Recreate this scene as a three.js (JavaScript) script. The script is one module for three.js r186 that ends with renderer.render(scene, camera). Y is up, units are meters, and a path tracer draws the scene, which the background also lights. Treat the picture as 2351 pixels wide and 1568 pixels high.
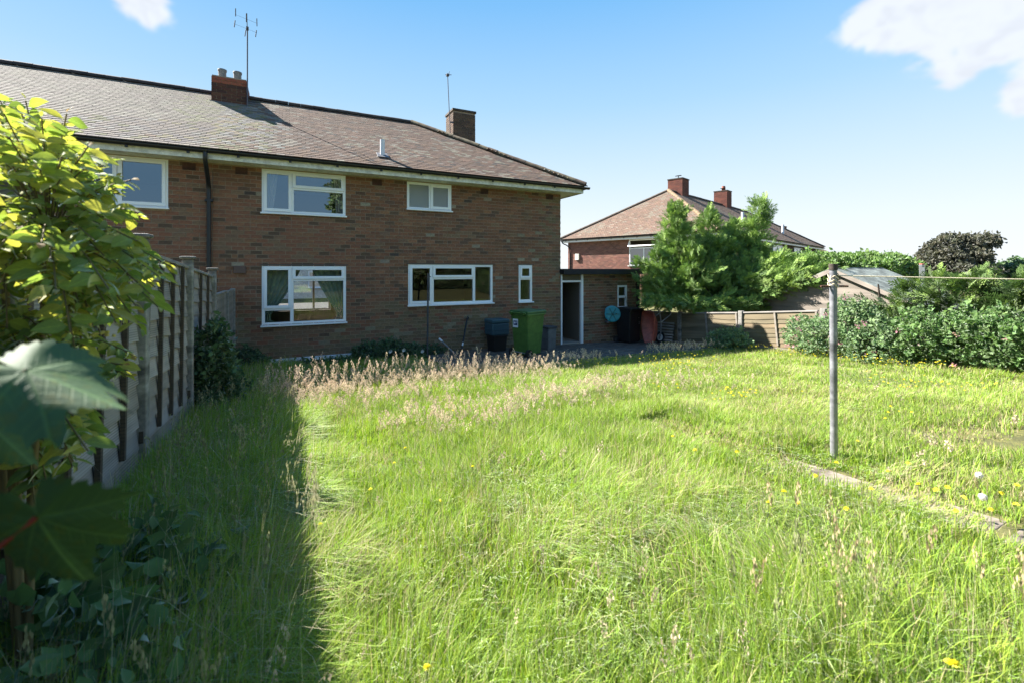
import * as THREE from 'three';
import { mergeGeometries } from 'three/addons/utils/BufferGeometryUtils.js';
import { RoundedBoxGeometry } from 'three/addons/geometries/RoundedBoxGeometry.js';

// ---------------------------------------------------------------- camera, sky, sun, exposure
const scene = new THREE.Scene();
const renderer = new THREE.WebGLRenderer({ antialias: true });
renderer.toneMapping = THREE.LinearToneMapping;
const EXPOSURE = 4.1;
renderer.toneMappingExposure = EXPOSURE;
renderer.shadowMap.enabled = true;
renderer.setSize(1024, 682);
const F = 1030, CX = 1175.5, HY = 620, SW = 2351, SH = 1568;          // lens: focal length, centre, horizon (picture units)
const CAMP = new THREE.Vector3(0, 2, 10.9);
const FWD = new THREE.Vector3(0.44548, 0, -0.89529), RGT = new THREE.Vector3(0.89529, 0, 0.44548);
const camera = new THREE.PerspectiveCamera(2 * Math.atan((SH - HY) / F) * 180 / Math.PI, SW / (2 * (SH - HY)), 0.05, 400);
camera.position.copy(CAMP);
camera.lookAt(CAMP.clone().add(FWD));
camera.setViewOffset(SW, 2 * (SH - HY), 0, SH - 2 * HY, SW, SH);
camera.focus = 9; camera.userData.fStop = 2.8;

const SUN = new THREE.Vector3(-0.66, 1, -0.79).normalize();
const sun = new THREE.DirectionalLight(new THREE.Color(1, 0.955, 0.88), 5);
sun.position.copy(SUN).multiplyScalar(60); sun.target.position.set(3, 0, 3);
sun.castShadow = true; sun.shadow.mapSize.set(4096, 4096); sun.shadow.radius = 1;
Object.assign(sun.shadow.camera, { left: -40, right: 50, top: 40, bottom: -40, near: 1, far: 200 });
scene.add(sun, sun.target);

// ---------------------------------------------------------------- small tools
function rngOf(seed) { let a = seed >>> 0; return () => { a = (a + 0x6D2B79F5) | 0; let t = Math.imul(a ^ (a >>> 15), 1 | a); t = (t + Math.imul(t ^ (t >>> 7), 61 | t)) ^ t; return ((t ^ (t >>> 14)) >>> 0) / 4294967296; }; }
const clamp = (x, a = 0, b = 1) => Math.min(b, Math.max(a, x));
const sstep = (a, b, x) => { const t = clamp((x - a) / (b - a)); return t * t * (3 - 2 * t); };
const mix = (a, b, t) => a + (b - a) * t;
function hash2(x, y) { let h = Math.imul(x | 0, 374761393) + Math.imul(y | 0, 668265263); h = Math.imul(h ^ (h >>> 13), 1274126177); return ((h ^ (h >>> 16)) >>> 0) / 4294967296; }
function vnoise(x, y, per = 0) {
  const xi = Math.floor(x), yi = Math.floor(y), fx = x - xi, fy = y - yi, u = fx * fx * (3 - 2 * fx), v = fy * fy * (3 - 2 * fy);
  const w = (a) => per ? ((a % per) + per) % per : a;
  return mix(mix(hash2(w(xi), w(yi)), hash2(w(xi + 1), w(yi)), u), mix(hash2(w(xi), w(yi + 1)), hash2(w(xi + 1), w(yi + 1)), u), v);
}
function fbm(x, y, o = 4, per = 0) { let s = 0, a = 0.5, n = 0; for (let i = 0; i < o; i++) { s += a * vnoise(x, y, per); n += a; x *= 2; y *= 2; per *= 2; a *= 0.5; } return s / n; }
const toLin = (c) => c <= 0.04045 ? c / 12.92 : Math.pow((c + 0.055) / 1.055, 2.4);
const V3 = (x, y, z) => new THREE.Vector3(x, y, z);
// a point seen at picture position (x, y) at depth Z in front of the lens
const at = (x, y, Z) => CAMP.clone().addScaledVector(FWD, Z).addScaledVector(RGT, (x - CX) / F * Z).add(V3(0, -(y - HY) / F * Z, 0));

// ---------------------------------------------------------------- sky
{
  const W = 1536, H = 768, data = new Float32Array(W * H * 4);
  const stops = [[0, [247, 251, 255]], [0.06, [236, 247, 254]], [0.13, [210, 234, 252]], [0.22, [172, 215, 250]], [0.34, [126, 190, 245]], [0.5, [100, 170, 236]], [0.7, [80, 150, 222]], [1, [64, 130, 205]]]
    .map(([t, c]) => [t, c.map((v) => toLin(v / 255))]);
  const blobs = [];
  const puff = (x, y, r, w = 1) => blobs.push([at(x, y, 1).sub(CAMP).normalize(), r, w]);
  for (const [x, y, r, w] of [[1980, 62, 0.03, 0.9], [2030, 42, 0.042, 1.05], [2095, 30, 0.05, 1.1], [2165, 25, 0.048, 1.1], [2235, 40, 0.046, 1.1], [2310, 30, 0.045, 1], [2375, 10, 0.05, 1], [2225, 92, 0.036, 1.05], [2280, 70, 0.035, 1], [2208, 135, 0.028, 1], [2196, 172, 0.02, 0.95], [2150, 105, 0.016, 0.6], [2345, 212, 0.02, 0.9], [2332, 240, 0.014, 0.8], [2410, 190, 0.045, 1]]) puff(x, y, r, w);
  puff(320, 8, 0.028, 0.8); puff(365, 12, 0.025, 0.8); puff(265, -12, 0.03, 0.8); puff(340, 40, 0.012, .6);
  const R = rngOf(5);
  for (let k = 0; k < 26; k++) {                                       // more of the same fair-weather clouds all round, out of view
    const az = R() * Math.PI * 2, el = 0.3 + R() * 0.75, d = V3(Math.cos(az) * Math.cos(el), Math.sin(el), Math.sin(az) * Math.cos(el));
    if (d.dot(FWD) > 0.3) continue;
    for (let j = 0; j < 5; j++) blobs.push([d.clone().add(V3((R() - 0.5) * 0.2, (R() - 0.5) * 0.06, (R() - 0.5) * 0.2)).normalize(), 0.04 + R() * 0.05, 1]);
  }
  for (let row = 0; row < H; row++) {
    const el = ((row + 0.5) / H - 0.5) * Math.PI, y = Math.sin(el), e = clamp(el / (Math.PI / 2), 0, 1);
    for (let col = 0; col < W; col++) {
      const az = ((col + 0.5) / W - 0.5) * 2 * Math.PI, x = Math.cos(az) * Math.cos(el), z = Math.sin(az) * Math.cos(el);
      const away = sstep(0.1, 1, -(x * FWD.x + z * FWD.z) / Math.max(0.05, Math.cos(el))), e2 = mix(e, Math.max(e, 0.2 + e * 0.75), away); let kk = 0; while (kk < stops.length - 2 && e2 > stops[kk + 1][0]) kk++;
      const t2 = clamp((e2 - stops[kk][0]) / (stops[kk + 1][0] - stops[kk][0]));
      let c = [0, 1, 2].map((i) => mix(stops[kk][1][i], stops[kk + 1][1][i], t2));
      if (el < 0) c = [0.16, 0.17, 0.12];
      else if (e > 0.08) {
        let m = 0;
        for (const [d, r, w] of blobs) { const q = Math.acos(clamp(d.x * x + d.y * y + d.z * z, -1, 1)) / r; if (q < 2.2) m += w * Math.exp(-q * q * 1.1); }
        if (m > 0.03) {
          const qx = x / (y + 0.25) * 9, qz = z / (y + 0.25) * 9, wx = fbm(qx * 0.9 + 20, qz * 0.9, 4) - 0.5, px = qx + wx * 2.2, pz = qz + (fbm(qx * 0.9, qz * 0.9 + 33, 4) - 0.5) * 2.2, n = 0.6 * fbm(px, pz, 6) + 0.4 * fbm(px * 3.1 + 9, pz * 3.1, 5), n2 = fbm(px * 2.3 + 40, pz * 2.3, 5);
          const a = sstep(0.34, 0.92, Math.min(m, 1.15) + (n - 0.5) * 1.7) * 0.97, l = mix(0.9, 1.0, sstep(0.25, 0.7, n2)), cl = [toLin(0.93) * l, toLin(0.955) * l, toLin(0.995) * l];
          c = c.map((v, i) => mix(v, cl[i], a));
        }
      }
      const i = (row * W + col) * 4; const SKYK = 1.08 / EXPOSURE; data[i] = c[0] * SKYK; data[i + 1] = c[1] * SKYK; data[i + 2] = c[2] * SKYK; data[i + 3] = 1;
    }
  }
  const t = new THREE.DataTexture(data, W, H, THREE.RGBAFormat, THREE.FloatType);
  t.mapping = THREE.EquirectangularReflectionMapping; t.magFilter = THREE.LinearFilter; t.minFilter = THREE.LinearFilter; t.needsUpdate = true;
  scene.background = t; scene.environment = t;
}

// ---------------------------------------------------------------- textures and materials
function tex(w, h, fn, { srgb = true, rep = [1, 1] } = {}) {
  const d = new Uint8Array(w * h * 4);
  for (let y = 0; y < h; y++) for (let x = 0; x < w; x++) { const c = fn(x / w, y / h, x, y), i = (y * w + x) * 4; d[i] = clamp(c[0]) * 255; d[i + 1] = clamp(c[1]) * 255; d[i + 2] = clamp(c[2]) * 255; d[i + 3] = 255; }
  const t = new THREE.DataTexture(d, w, h); t.wrapS = t.wrapT = THREE.RepeatWrapping; t.magFilter = THREE.LinearFilter; t.minFilter = THREE.LinearMipmapLinearFilter; t.generateMipmaps = true;
  if (srgb) t.colorSpace = THREE.SRGBColorSpace; t.repeat.set(...rep); t.needsUpdate = true; return t;
}
const g3 = (v) => [v, v, v];
const T = {
  grit: tex(256, 256, (u, v, x, y) => g3(0.74 + 0.26 * fbm(u * 16, v * 16, 4, 16) + (hash2(x, y) - 0.5) * 0.16)),
  gritBump: tex(256, 256, (u, v, x, y) => g3(0.5 * fbm(u * 24, v * 24, 4, 24) + 0.4 * hash2(x, y)), { srgb: false }),
  wood: tex(256, 256, (u, v, x, y) => { const n = fbm(u * 3, v * 44, 4, 1), k = fbm(u * 2 + 9, v * 7, 3, 1), s = sstep(0.62, 0.7, fbm(u * 2, v * 80 + 30, 2, 2)); const b = 0.7 + 0.26 * n + 0.24 * (k - 0.5) - 0.14 * s; return [b, b * 0.965, b * 0.92]; }),
  woodBump: tex(256, 256, (u, v) => g3(fbm(u * 3, v * 60, 4, 1)), { srgb: false }),
  blotch: tex(512, 512, (u, v, x, y) => { const n = fbm(u * 8, v * 8, 5, 8), m = fbm(u * 30 + 3, v * 30, 3, 30); return g3(0.55 + 0.5 * (n - 0.2) + 0.25 * (m - 0.5) + (hash2(x, y) - 0.5) * 0.08); }),
  soil: tex(512, 512, (u, v, x, y) => { const n = fbm(u * 10, v * 10, 5, 10), s = sstep(0.5, 0.62, fbm(u * 40, v * 40 + 7, 3, 40)); const b = 0.30 + 0.22 * n + (hash2(x, y) - 0.5) * 0.12; return [mix(b * 1.0, 0.56, s * 0.5), mix(b * 0.93, 0.5, s * 0.5), mix(b * 0.6, 0.3, s * 0.5)]; }),
  leafv: tex(128, 128, (u, v) => { const e = Math.abs(u - 0.5), vein = sstep(0.06, 0.0, Math.abs(((v * 7 - e * 5) % 1 + 1) % 1 - 0.5)) * 0.16 + sstep(0.03, 0, e) * 0.2; return g3(0.82 + vein - 0.1 * fbm(u * 8, v * 8, 3)); }),
  blotchBump: tex(256, 256, (u, v, x, y) => g3(0.7 * fbm(u * 12, v * 12, 5, 12) + 0.3 * hash2(x, y)), { srgb: false }),
};
const lin = (r, g, b) => new THREE.Color().setRGB(r, g, b);
const std = (c, o = {}) => new THREE.MeshStandardMaterial({ color: Array.isArray(c) ? lin(...c) : c, roughness: 0.85, ...o });
const phy = (c, o = {}) => new THREE.MeshPhysicalMaterial({ color: Array.isArray(c) ? lin(...c) : c, roughness: 0.85, side: THREE.DoubleSide, ...o });
const leafMat = (c, o = {}) => phy(c, { transmission: 0.45, ...o, roughness: 1 });
const M = {
  brickInst: std([1, 1, 1], { map: T.grit, bumpMap: T.gritBump, bumpScale: 0.003, roughness: 0.95 }),
  mortar: std([0.4, 0.31, 0.23], { map: T.grit, roughness: 1 }),
  tileInst: std([0.84, 0.84, 0.84], { map: T.grit, bumpMap: T.gritBump, bumpScale: 0.002, roughness: 0.92 }),
  underlay: std([0.05, 0.04, 0.035]),
  pvc: std([0.8, 0.81, 0.82], { roughness: 0.35 }),
  seal: std([0.03, 0.03, 0.035]),
  paint: std([0.86, 0.84, 0.74], { map: T.grit, roughness: 0.6 }),
  soffit: std([0.88, 0.86, 0.76], { roughness: 0.7, map: T.grit }),
  blackPlastic: std([0.012, 0.012, 0.014], { roughness: 0.45 }),
  felt: std([0.02, 0.02, 0.022], { map: T.blotch, bumpMap: T.gritBump, bumpScale: 0.003 }),
  glass: phy([1, 1, 1], { transmission: 1, roughness: 0, ior: 2.6 }),
  glassOld: phy([1, 1, 1], { transmission: 1, roughness: 0, ior: 1.55 }),
  frosted: phy([0.55, 0.58, 0.6], { transmission: 0.6, roughness: 0.55, ior: 1.6 }),
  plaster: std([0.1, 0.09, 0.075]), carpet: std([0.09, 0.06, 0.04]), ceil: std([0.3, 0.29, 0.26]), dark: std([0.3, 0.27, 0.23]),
  concrete: std([0.4, 0.33, 0.26], { map: T.blotch, bumpMap: T.blotchBump, bumpScale: 0.004 }),
  post: std([0.55, 0.52, 0.47], { map: T.blotch, bumpMap: T.blotchBump, bumpScale: 0.004 }),
  slab: [0, 1, 2].map((k) => std([0.17 + 0.03 * k, 0.15 + 0.026 * k, 0.13 + 0.02 * k], { map: T.blotch, bumpMap: T.blotchBump, bumpScale: 0.004 })),
  board: [[0.72, 0.71, 0.72], [0.63, 0.62, 0.63], [0.8, 0.78, 0.78], [0.66, 0.62, 0.58]].map((c) => std(c, { map: T.wood, bumpMap: T.woodBump, bumpScale: 0.0012 })),
  boardLow: [[0.42, 0.36, 0.24], [0.5, 0.44, 0.31], [0.37, 0.33, 0.22], [0.46, 0.37, 0.24]].map((c) => std(c, { map: T.wood, bumpMap: T.woodBump, bumpScale: 0.0012 })),
  shedBoard: [[0.6, 0.56, 0.52], [0.53, 0.49, 0.45], [0.66, 0.61, 0.57]].map((c) => std(c, { map: T.wood, bumpMap: T.woodBump, bumpScale: 0.0012 })),
  batten: std([0.17, 0.135, 0.1], { map: T.wood, bumpMap: T.woodBump, bumpScale: 0.002 }),
  steel: std([0.6, 0.6, 0.66], { metalness: 0.35, roughness: 0.45, map: T.blotch }),
  alu: std([0.7, 0.72, 0.74], { metalness: 0.8, roughness: 0.4 }),
  rust: std([0.2, 0.09, 0.05], { map: T.blotch }),
  rope: std([0.6, 0.52, 0.36]),
  lead: std([0.24, 0.25, 0.28], { roughness: 0.7, map: T.blotch }),
  bark: std([0.10, 0.075, 0.055], { map: T.wood, bumpMap: T.blotchBump, bumpScale: 0.01 }),
  stem: std([0.16, 0.12, 0.05]),
  terracotta: std([0.5, 0.48, 0.46], { map: T.blotch }),
};

// ---------------------------------------------------------------- geometry helpers
function uvm(g) {                                                        // uv in metres by the face's main direction
  g = g.index ? g.toNonIndexed() : g; const p = g.attributes.position, uv = new Float32Array(p.count * 2), a = V3(), b = V3(), c = V3(), n = V3();
  for (let i = 0; i < p.count; i += 3) {
    a.fromBufferAttribute(p, i); b.fromBufferAttribute(p, i + 1); c.fromBufferAttribute(p, i + 2); n.copy(b).sub(a).cross(c.clone().sub(a));
    const ax = Math.abs(n.x), ay = Math.abs(n.y), az = Math.abs(n.z);
    [a, b, c].forEach((q, k) => { const j = (i + k) * 2; if (ay >= ax && ay >= az) { uv[j] = q.x; uv[j + 1] = q.z; } else if (ax >= az) { uv[j] = q.z; uv[j + 1] = q.y; } else { uv[j] = q.x; uv[j + 1] = q.y; } });
  }
  g.setAttribute('uv', new THREE.BufferAttribute(uv, 2)); return g;
}
const box = (x0, x1, y0, y1, z0, z1) => uvm(new THREE.BoxGeometry(x1 - x0, y1 - y0, z1 - z0).translate((x0 + x1) / 2, (y0 + y1) / 2, (z0 + z1) / 2));
const rbox = (w, h, d, r = 0.01, s = 2) => uvm(new RoundedBoxGeometry(w, h, d, s, r));
const merge = (l) => { const all = l.map((g) => { g = g.index ? g.toNonIndexed() : g; for (const k of Object.keys(g.attributes)) if (!['position', 'normal', 'uv', 'color'].includes(k)) g.deleteAttribute(k); if (!l.some((q) => q.attributes.color)) g.deleteAttribute('color'); return g; }); return mergeGeometries(all, false); };
const tube = (pts, r, seg = 12, rad = 6, closed = false) => new THREE.TubeGeometry(new THREE.CatmullRomCurve3(pts, closed, 'catmullrom', 0.4), seg, r, rad, closed);
function bar(a, b, r, rad = 8, r2 = r) { const d = b.clone().sub(a), l = d.length(); const g = new THREE.CylinderGeometry(r2, r, l, rad, 1); g.translate(0, l / 2, 0); g.applyQuaternion(new THREE.Quaternion().setFromUnitVectors(V3(0, 1, 0), d.normalize())); g.translate(a.x, a.y, a.z); return g; }
const names = new Map();
const numbered = (n) => { const k = names.get(n) ?? 0; names.set(n, k + 1); return k ? n + '_' + String(k).padStart(3, '0') : n; };
function part(name, geo, mat, parent) { const m = new THREE.Mesh(geo, mat); m.name = name; m.castShadow = m.receiveShadow = true; parent.add(m); return m; }
function grp(name, parent) { const o = new THREE.Group(); o.name = name; parent.add(o); return o; }
function thing(name, label, category, pos = [0, 0, 0], ry = 0, group) { const o = new THREE.Group(); o.name = numbered(name); o.position.set(...pos); o.rotation.y = ry; o.userData = { label, category }; if (group) o.userData.group = group; scene.add(o); return o; }
function structure(name, geo, mat) { const m = geo ? new THREE.Mesh(geo, mat) : new THREE.Group(); m.name = name; m.userData = { kind: 'structure' }; m.castShadow = m.receiveShadow = true; scene.add(m); return m; }
const _m = new THREE.Matrix4(), _q = new THREE.Quaternion(), _s = V3();
function inst(name, geo, mat, list, parent, kind = 'stuff') {             // list of { p, q, s (number or vector), c }
  const m = new THREE.InstancedMesh(geo, mat, list.length); m.name = name; m.castShadow = m.receiveShadow = true;
  list.forEach((e, i) => { if (typeof e.s === 'number') _s.setScalar(e.s); else _s.copy(e.s); m.setMatrixAt(i, _m.compose(e.p, e.q, _s)); if (e.c) m.setColorAt(i, e.c); });
  if (kind) m.userData.kind = kind; parent.add(m); return m;
}
const UP = V3(0, 1, 0);
const aim = (dir, roll = 0) => new THREE.Quaternion().setFromUnitVectors(UP, dir).multiply(new THREE.Quaternion().setFromAxisAngle(UP, roll));

// ---------------------------------------------------------------- the ground
function gy(x, z) {
  const t = z - 1.5, base = 0.07 * (z > 13 ? 11.5 : t < 8 ? Math.log1p(Math.exp(2 * t)) / 2 : t);
  return base - 0.02 - 0.026 * Math.max(0, Math.min(x, 10) - 1.5) * clamp(1 - z / 6) * (z < -1 ? clamp((z + 4) / 3) : 1);
}
const onPatio = (x, z) => x > 2.75 && x < 10.1 && z > -0.1 && z < 2.72 + 0.35 * sstep(8, 10, x) + 0.06 * Math.sin(x * 5);
const PATH = (z) => 3.5 + 0.05 * Math.sin(z * 2.1);
{
  const xs = [], zs = [];
  for (let x = -3; x <= 14; x += 0.25) xs.push(x); for (let z = -1; z <= 16; z += 0.25) zs.push(z);
  const XS = [-150, -60, -30, -15, -8, -5, ...xs, 16, 20, 30, 60, 150], ZS = [-150, -80, -40, -20, -12, -8, -5, -3, -2, ...zs, 20, 30, 60, 150];
  const pos = [], uv = [], idx = [];
  for (const z of ZS) for (const x of XS) { pos.push(x, gy(x, z) - 0.012 + 0.02 * (fbm(x * 2, z * 2, 3) - 0.5), z); uv.push(x / 1.6, z / 1.6); }
  const n = XS.length;
  for (let j = 0; j < ZS.length - 1; j++) for (let i = 0; i < n - 1; i++) { const a = j * n + i; idx.push(a, a + n, a + 1, a + 1, a + n, a + n + 1); }
  const g = new THREE.BufferGeometry(); g.setAttribute('position', new THREE.Float32BufferAttribute(pos, 3)); g.setAttribute('uv', new THREE.Float32BufferAttribute(uv, 2)); g.setIndex(idx); g.computeVertexNormals();
  structure('ground', g, std([0.62, 0.72, 0.5], { map: T.soil, bumpMap: T.blotchBump, bumpScale: 0.02, roughness: 1 }));
}
{ // patio of square slabs along the back of the house
  const patio = structure('patio'), R = rngOf(41), S = 0.6, geoms = [0, 1].map(() => rbox(S - 0.012, 0.05, S - 0.012, 0.006, 1));
  for (let i = 0; i < 13; i++) for (let j = 0; j < 5; j++) {
    const x = 2.9 + i * S + S / 2, z = 0.02 + j * S + S / 2; if (!onPatio(x, z - 0.1)) continue;
    const m = part('paving_slab', geoms[0], M.slab[Math.floor(R() * 3)], patio); m.position.set(x, gy(x, z) + 0.004 + (R() - 0.5) * 0.008, z);
    m.rotation.set(-(gy(x, z + 0.3) - gy(x, z - 0.3)) / 0.6 * -1 * -1 + (R() - 0.5) * 0.012, (R() - 0.5) * 0.01, (gy(x + 0.3, z) - gy(x - 0.3, z)) / 0.6 + (R() - 0.5) * 0.012);
  }
}
{ // narrow concrete path sunk in the lawn
  const path = structure('path'), R = rngOf(42);
  for (const z of [8.55, 9.18, 9.86, 10.6, 11.3]) {
    const w = 0.3, x = PATH(z + 0.38), m = part('path_slab', rbox(w, 0.06, 0.62, 0.008, 1), M.concrete, path);
    m.position.set(x, gy(x, z + 0.38) - 0.034, z + 0.38); m.rotation.x = -0.07 + (R() - 0.5) * 0.02; m.rotation.y = (R() - 0.5) * 0.06;
  }
}

// ---------------------------------------------------------------- brickwork and tiling
const unitBox = uvm(new THREE.BoxGeometry(1, 1, 1));
{ const b = unitBox.attributes.uv; for (let i = 0; i < b.count; i++) b.setXY(i, b.getX(i) * 0.45 + 0.5, b.getY(i) * 0.16 + 0.5); }
const quant = new Map();
function tinted(kind, c) {                                               // a few shared materials for the pieces that are meshes of their own
  const k = kind + [c.r, c.g, c.b].map((v) => Math.round(Math.pow(v, 0.45) * 11)).join('_');
  if (!quant.has(k)) quant.set(k, std(kind === 't' ? [c.r * 0.84, c.g * 0.84, c.b * 0.84] : [c.r, c.g, c.b], { map: T.grit, bumpMap: T.gritBump, bumpScale: 0.003, roughness: 0.95 })); return quant.get(k);
}
function layBricks(wall, { o, e, n, len, y0, y1, holes = [], color, singles = 0, seed = 1, pitch = 0.222, course = 0.083, cam = CAMP, hide, y00 = 0 }) {
  const R = rngOf(seed), q = new THREE.Quaternion().setFromRotationMatrix(new THREE.Matrix4().makeBasis(e, UP, n)), list = [];
  const r0 = Math.ceil((y0 - y00) / course);
  for (let r = r0; (r + 1) * course + y00 <= y1 + 0.02; r++) {
    const ya = y00 + r * course + 0.005, yb = y00 + (r + 1) * course - 0.005, ym = (ya + yb) / 2;
    const spans = [[0.004, len - 0.004]];
    let segs = spans;
    for (const [hx0, hx1, hy0, hy1] of holes) if (ym > hy0 - 0.02 && ym < hy1 + 0.02) segs = segs.flatMap(([a, b]) => hx1 <= a || hx0 >= b ? [[a, b]] : [[a, hx0 - 0.004], [hx1 + 0.004, b]].filter(([c, d]) => d - c > 0.02));
    for (let k = -1, off = (r & 1) * pitch / 2; k * pitch + off < len; k++) {
      const a0 = k * pitch + off + 0.005, b0 = a0 + pitch - 0.01, hdr = R() < 0.035;
      for (const [sa, sb] of segs) {
        const a = Math.max(a0, sa), b = Math.min(b0, sb); if (b - a < 0.025) continue;
        for (const [u, v] of hdr && b - a > 0.18 ? [[a, (a + b) / 2 - 0.005], [(a + b) / 2 + 0.005, b]] : [[a, b]]) {
          const proud = (R() - 0.5) * 0.005, p = o.clone().addScaledVector(e, (u + v) / 2).addScaledVector(n, -0.026 + proud); p.y = ym + (R() - 0.5) * 0.003;
          const ww = v - u - R() * 0.004, hh = yb - ya - R() * 0.003;
          list.push({ p, q, s: V3(ww, hh, 0.056), c: color(u, ym, R), k: p.distanceToSquared(cam) + (hide && hide(p) ? 1e4 : 0) });
        }
      }
    }
  }
  if (singles) list.sort((a, b) => a.k - b.k);
  for (const b of list.slice(0, singles)) { const m = part('brick', unitBox, tinted('b', b.c), wall); m.position.copy(b.p); m.quaternion.copy(q); m.scale.copy(b.s); }
  if (list.length > singles) inst('bricks', unitBox, M.brickInst, list.slice(singles), wall);
}
const tileGeo = uvm(new THREE.BoxGeometry(1, 1, 1));
{ const b = tileGeo.attributes.uv; for (let i = 0; i < b.count; i++) b.setXY(i, b.getX(i) * 0.4 + 0.3, b.getY(i) * 0.4 + 0.3); }
function layTiles(roof, { o, e, up, len, rise, tl = 0, tr = 0, color, singles = 0, seed = 1, gauge = 0.112, w = 0.166, cam = CAMP, rough = 1 }) {
  const R = rngOf(seed), n = e.clone().cross(up).normalize(); if (n.y < 0) n.negate();
  const list = [], rows = Math.floor(rise / gauge), basis = new THREE.Matrix4().makeBasis(e, n, e.clone().cross(n)), q0 = new THREE.Quaternion().setFromRotationMatrix(basis);
  const down = up.clone().negate();
  for (let r = 0; r < rows; r++) {
    const t = r * gauge, off = (r & 1) * w / 2, rowLift = (R() - 0.5) * 0.003 * rough;
    for (let k = -1; k * w + off < len + w; k++) {
      const a = k * w + off, c = a + w / 2; if (c < tl * t - 0.03 || c > len - tr * t + 0.03 || c < -0.02 || c > len + 0.02) continue;
      const slip = R() < 0.02 * rough ? R() * 0.05 : 0, tilt = 0.075 + (R() - 0.5) * 0.03 * rough;
      const p = o.clone().addScaledVector(e, c + (R() - 0.5) * 0.006).addScaledVector(up, t + gauge * 0.72 - slip).addScaledVector(n, 0.018 + rowLift + (R() - 0.5) * 0.003 * rough);
      const q = q0.clone().multiply(new THREE.Quaternion().setFromEuler(new THREE.Euler(-tilt * Math.sign(basisZ(basis).dot(down) || 1), (R() - 0.5) * 0.012 * rough, (R() - 0.5) * 0.03 * rough)));
      list.push({ p, q, s: V3(w - 0.004 - R() * 0.003, 0.02, gauge * 1.5), c: color(c, t, R), k: p.distanceToSquared(cam) });
    }
  }
  if (singles) list.sort((a, b) => a.k - b.k);
  for (const b of list.slice(0, singles)) { const m = part('roof_tile', tileGeo, tinted('t', b.c), roof); m.position.copy(b.p); m.quaternion.copy(b.q); m.scale.copy(b.s); }
  if (list.length > singles) inst('roof_tiles', tileGeo, M.tileInst, list.slice(singles), roof);
}
function basisZ(b) { const v = V3(); v.setFromMatrixColumn(b, 2); return v; }
const halfRound = (r, l, t = 0.014) => { const s = new THREE.Shape(); s.absarc(0, 0, r, 0, Math.PI, false); s.absarc(0, 0, r - t, Math.PI, 0, true); return uvm(new THREE.ExtrudeGeometry(s, { depth: l, bevelEnabled: false, curveSegments: 8 })); };
function ridgeRun(roof, a, b, mats, seed, r = 0.11, piece = 0.32) {
  const R = rngOf(seed), d = b.clone().sub(a), L = d.length(), n = Math.round(L / piece), l = L / n, g = halfRound(r, l - 0.006); d.normalize();
  const x = UP.clone().cross(d).normalize(), y = d.clone().cross(x), q = new THREE.Quaternion().setFromRotationMatrix(new THREE.Matrix4().makeBasis(x, y, d));
  for (let i = 0; i < n; i++) { const m = part('ridge_tile', g, mats[Math.floor(R() * mats.length)], roof); m.position.copy(a).addScaledVector(d, i * l); m.position.y += (R() - 0.5) * 0.012 - 0.03; m.quaternion.copy(q); m.rotateZ((R() - 0.5) * 0.06); }
}
const pick = (R, pal) => { let w = R(), k = 0; for (; k < pal.length - 1 && w > pal[k][0]; k++) w -= pal[k][0]; const c = pal[k][1], j = 0.88 + R() * 0.24; return lin(c[0] * j, c[1] * j * (0.95 + R() * 0.1), c[2] * j); };
const brickPal = [[0.4, [0.28, 0.13, 0.072]], [0.25, [0.235, 0.114, 0.066]], [0.13, [0.155, 0.092, 0.061]], [0.1, [0.33, 0.16, 0.088]], [0.1, [0.26, 0.16, 0.096]], [0.015, [0.36, 0.3, 0.22]], [0.02, [0.09, 0.065, 0.055]]];
const brickOld = [[0.45, [0.245, 0.175, 0.095]], [0.25, [0.2, 0.145, 0.082]], [0.22, [0.25, 0.14, 0.082]], [0.08, [0.29, 0.24, 0.16]]];
// lower courses weathered olive and tan in uneven patches
const facadeBrick = (x0) => (u, y, R) => { const d = fbm((u + x0) * 0.9 + 7, y * 1.3, 4) - 0.5; return pick(R, R() < sstep(1.5, 0.3, y + d * 2.2) * 0.9 || R() < sstep(5.2, 7, u + x0) * 0.55 ? brickOld : brickPal); };

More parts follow.
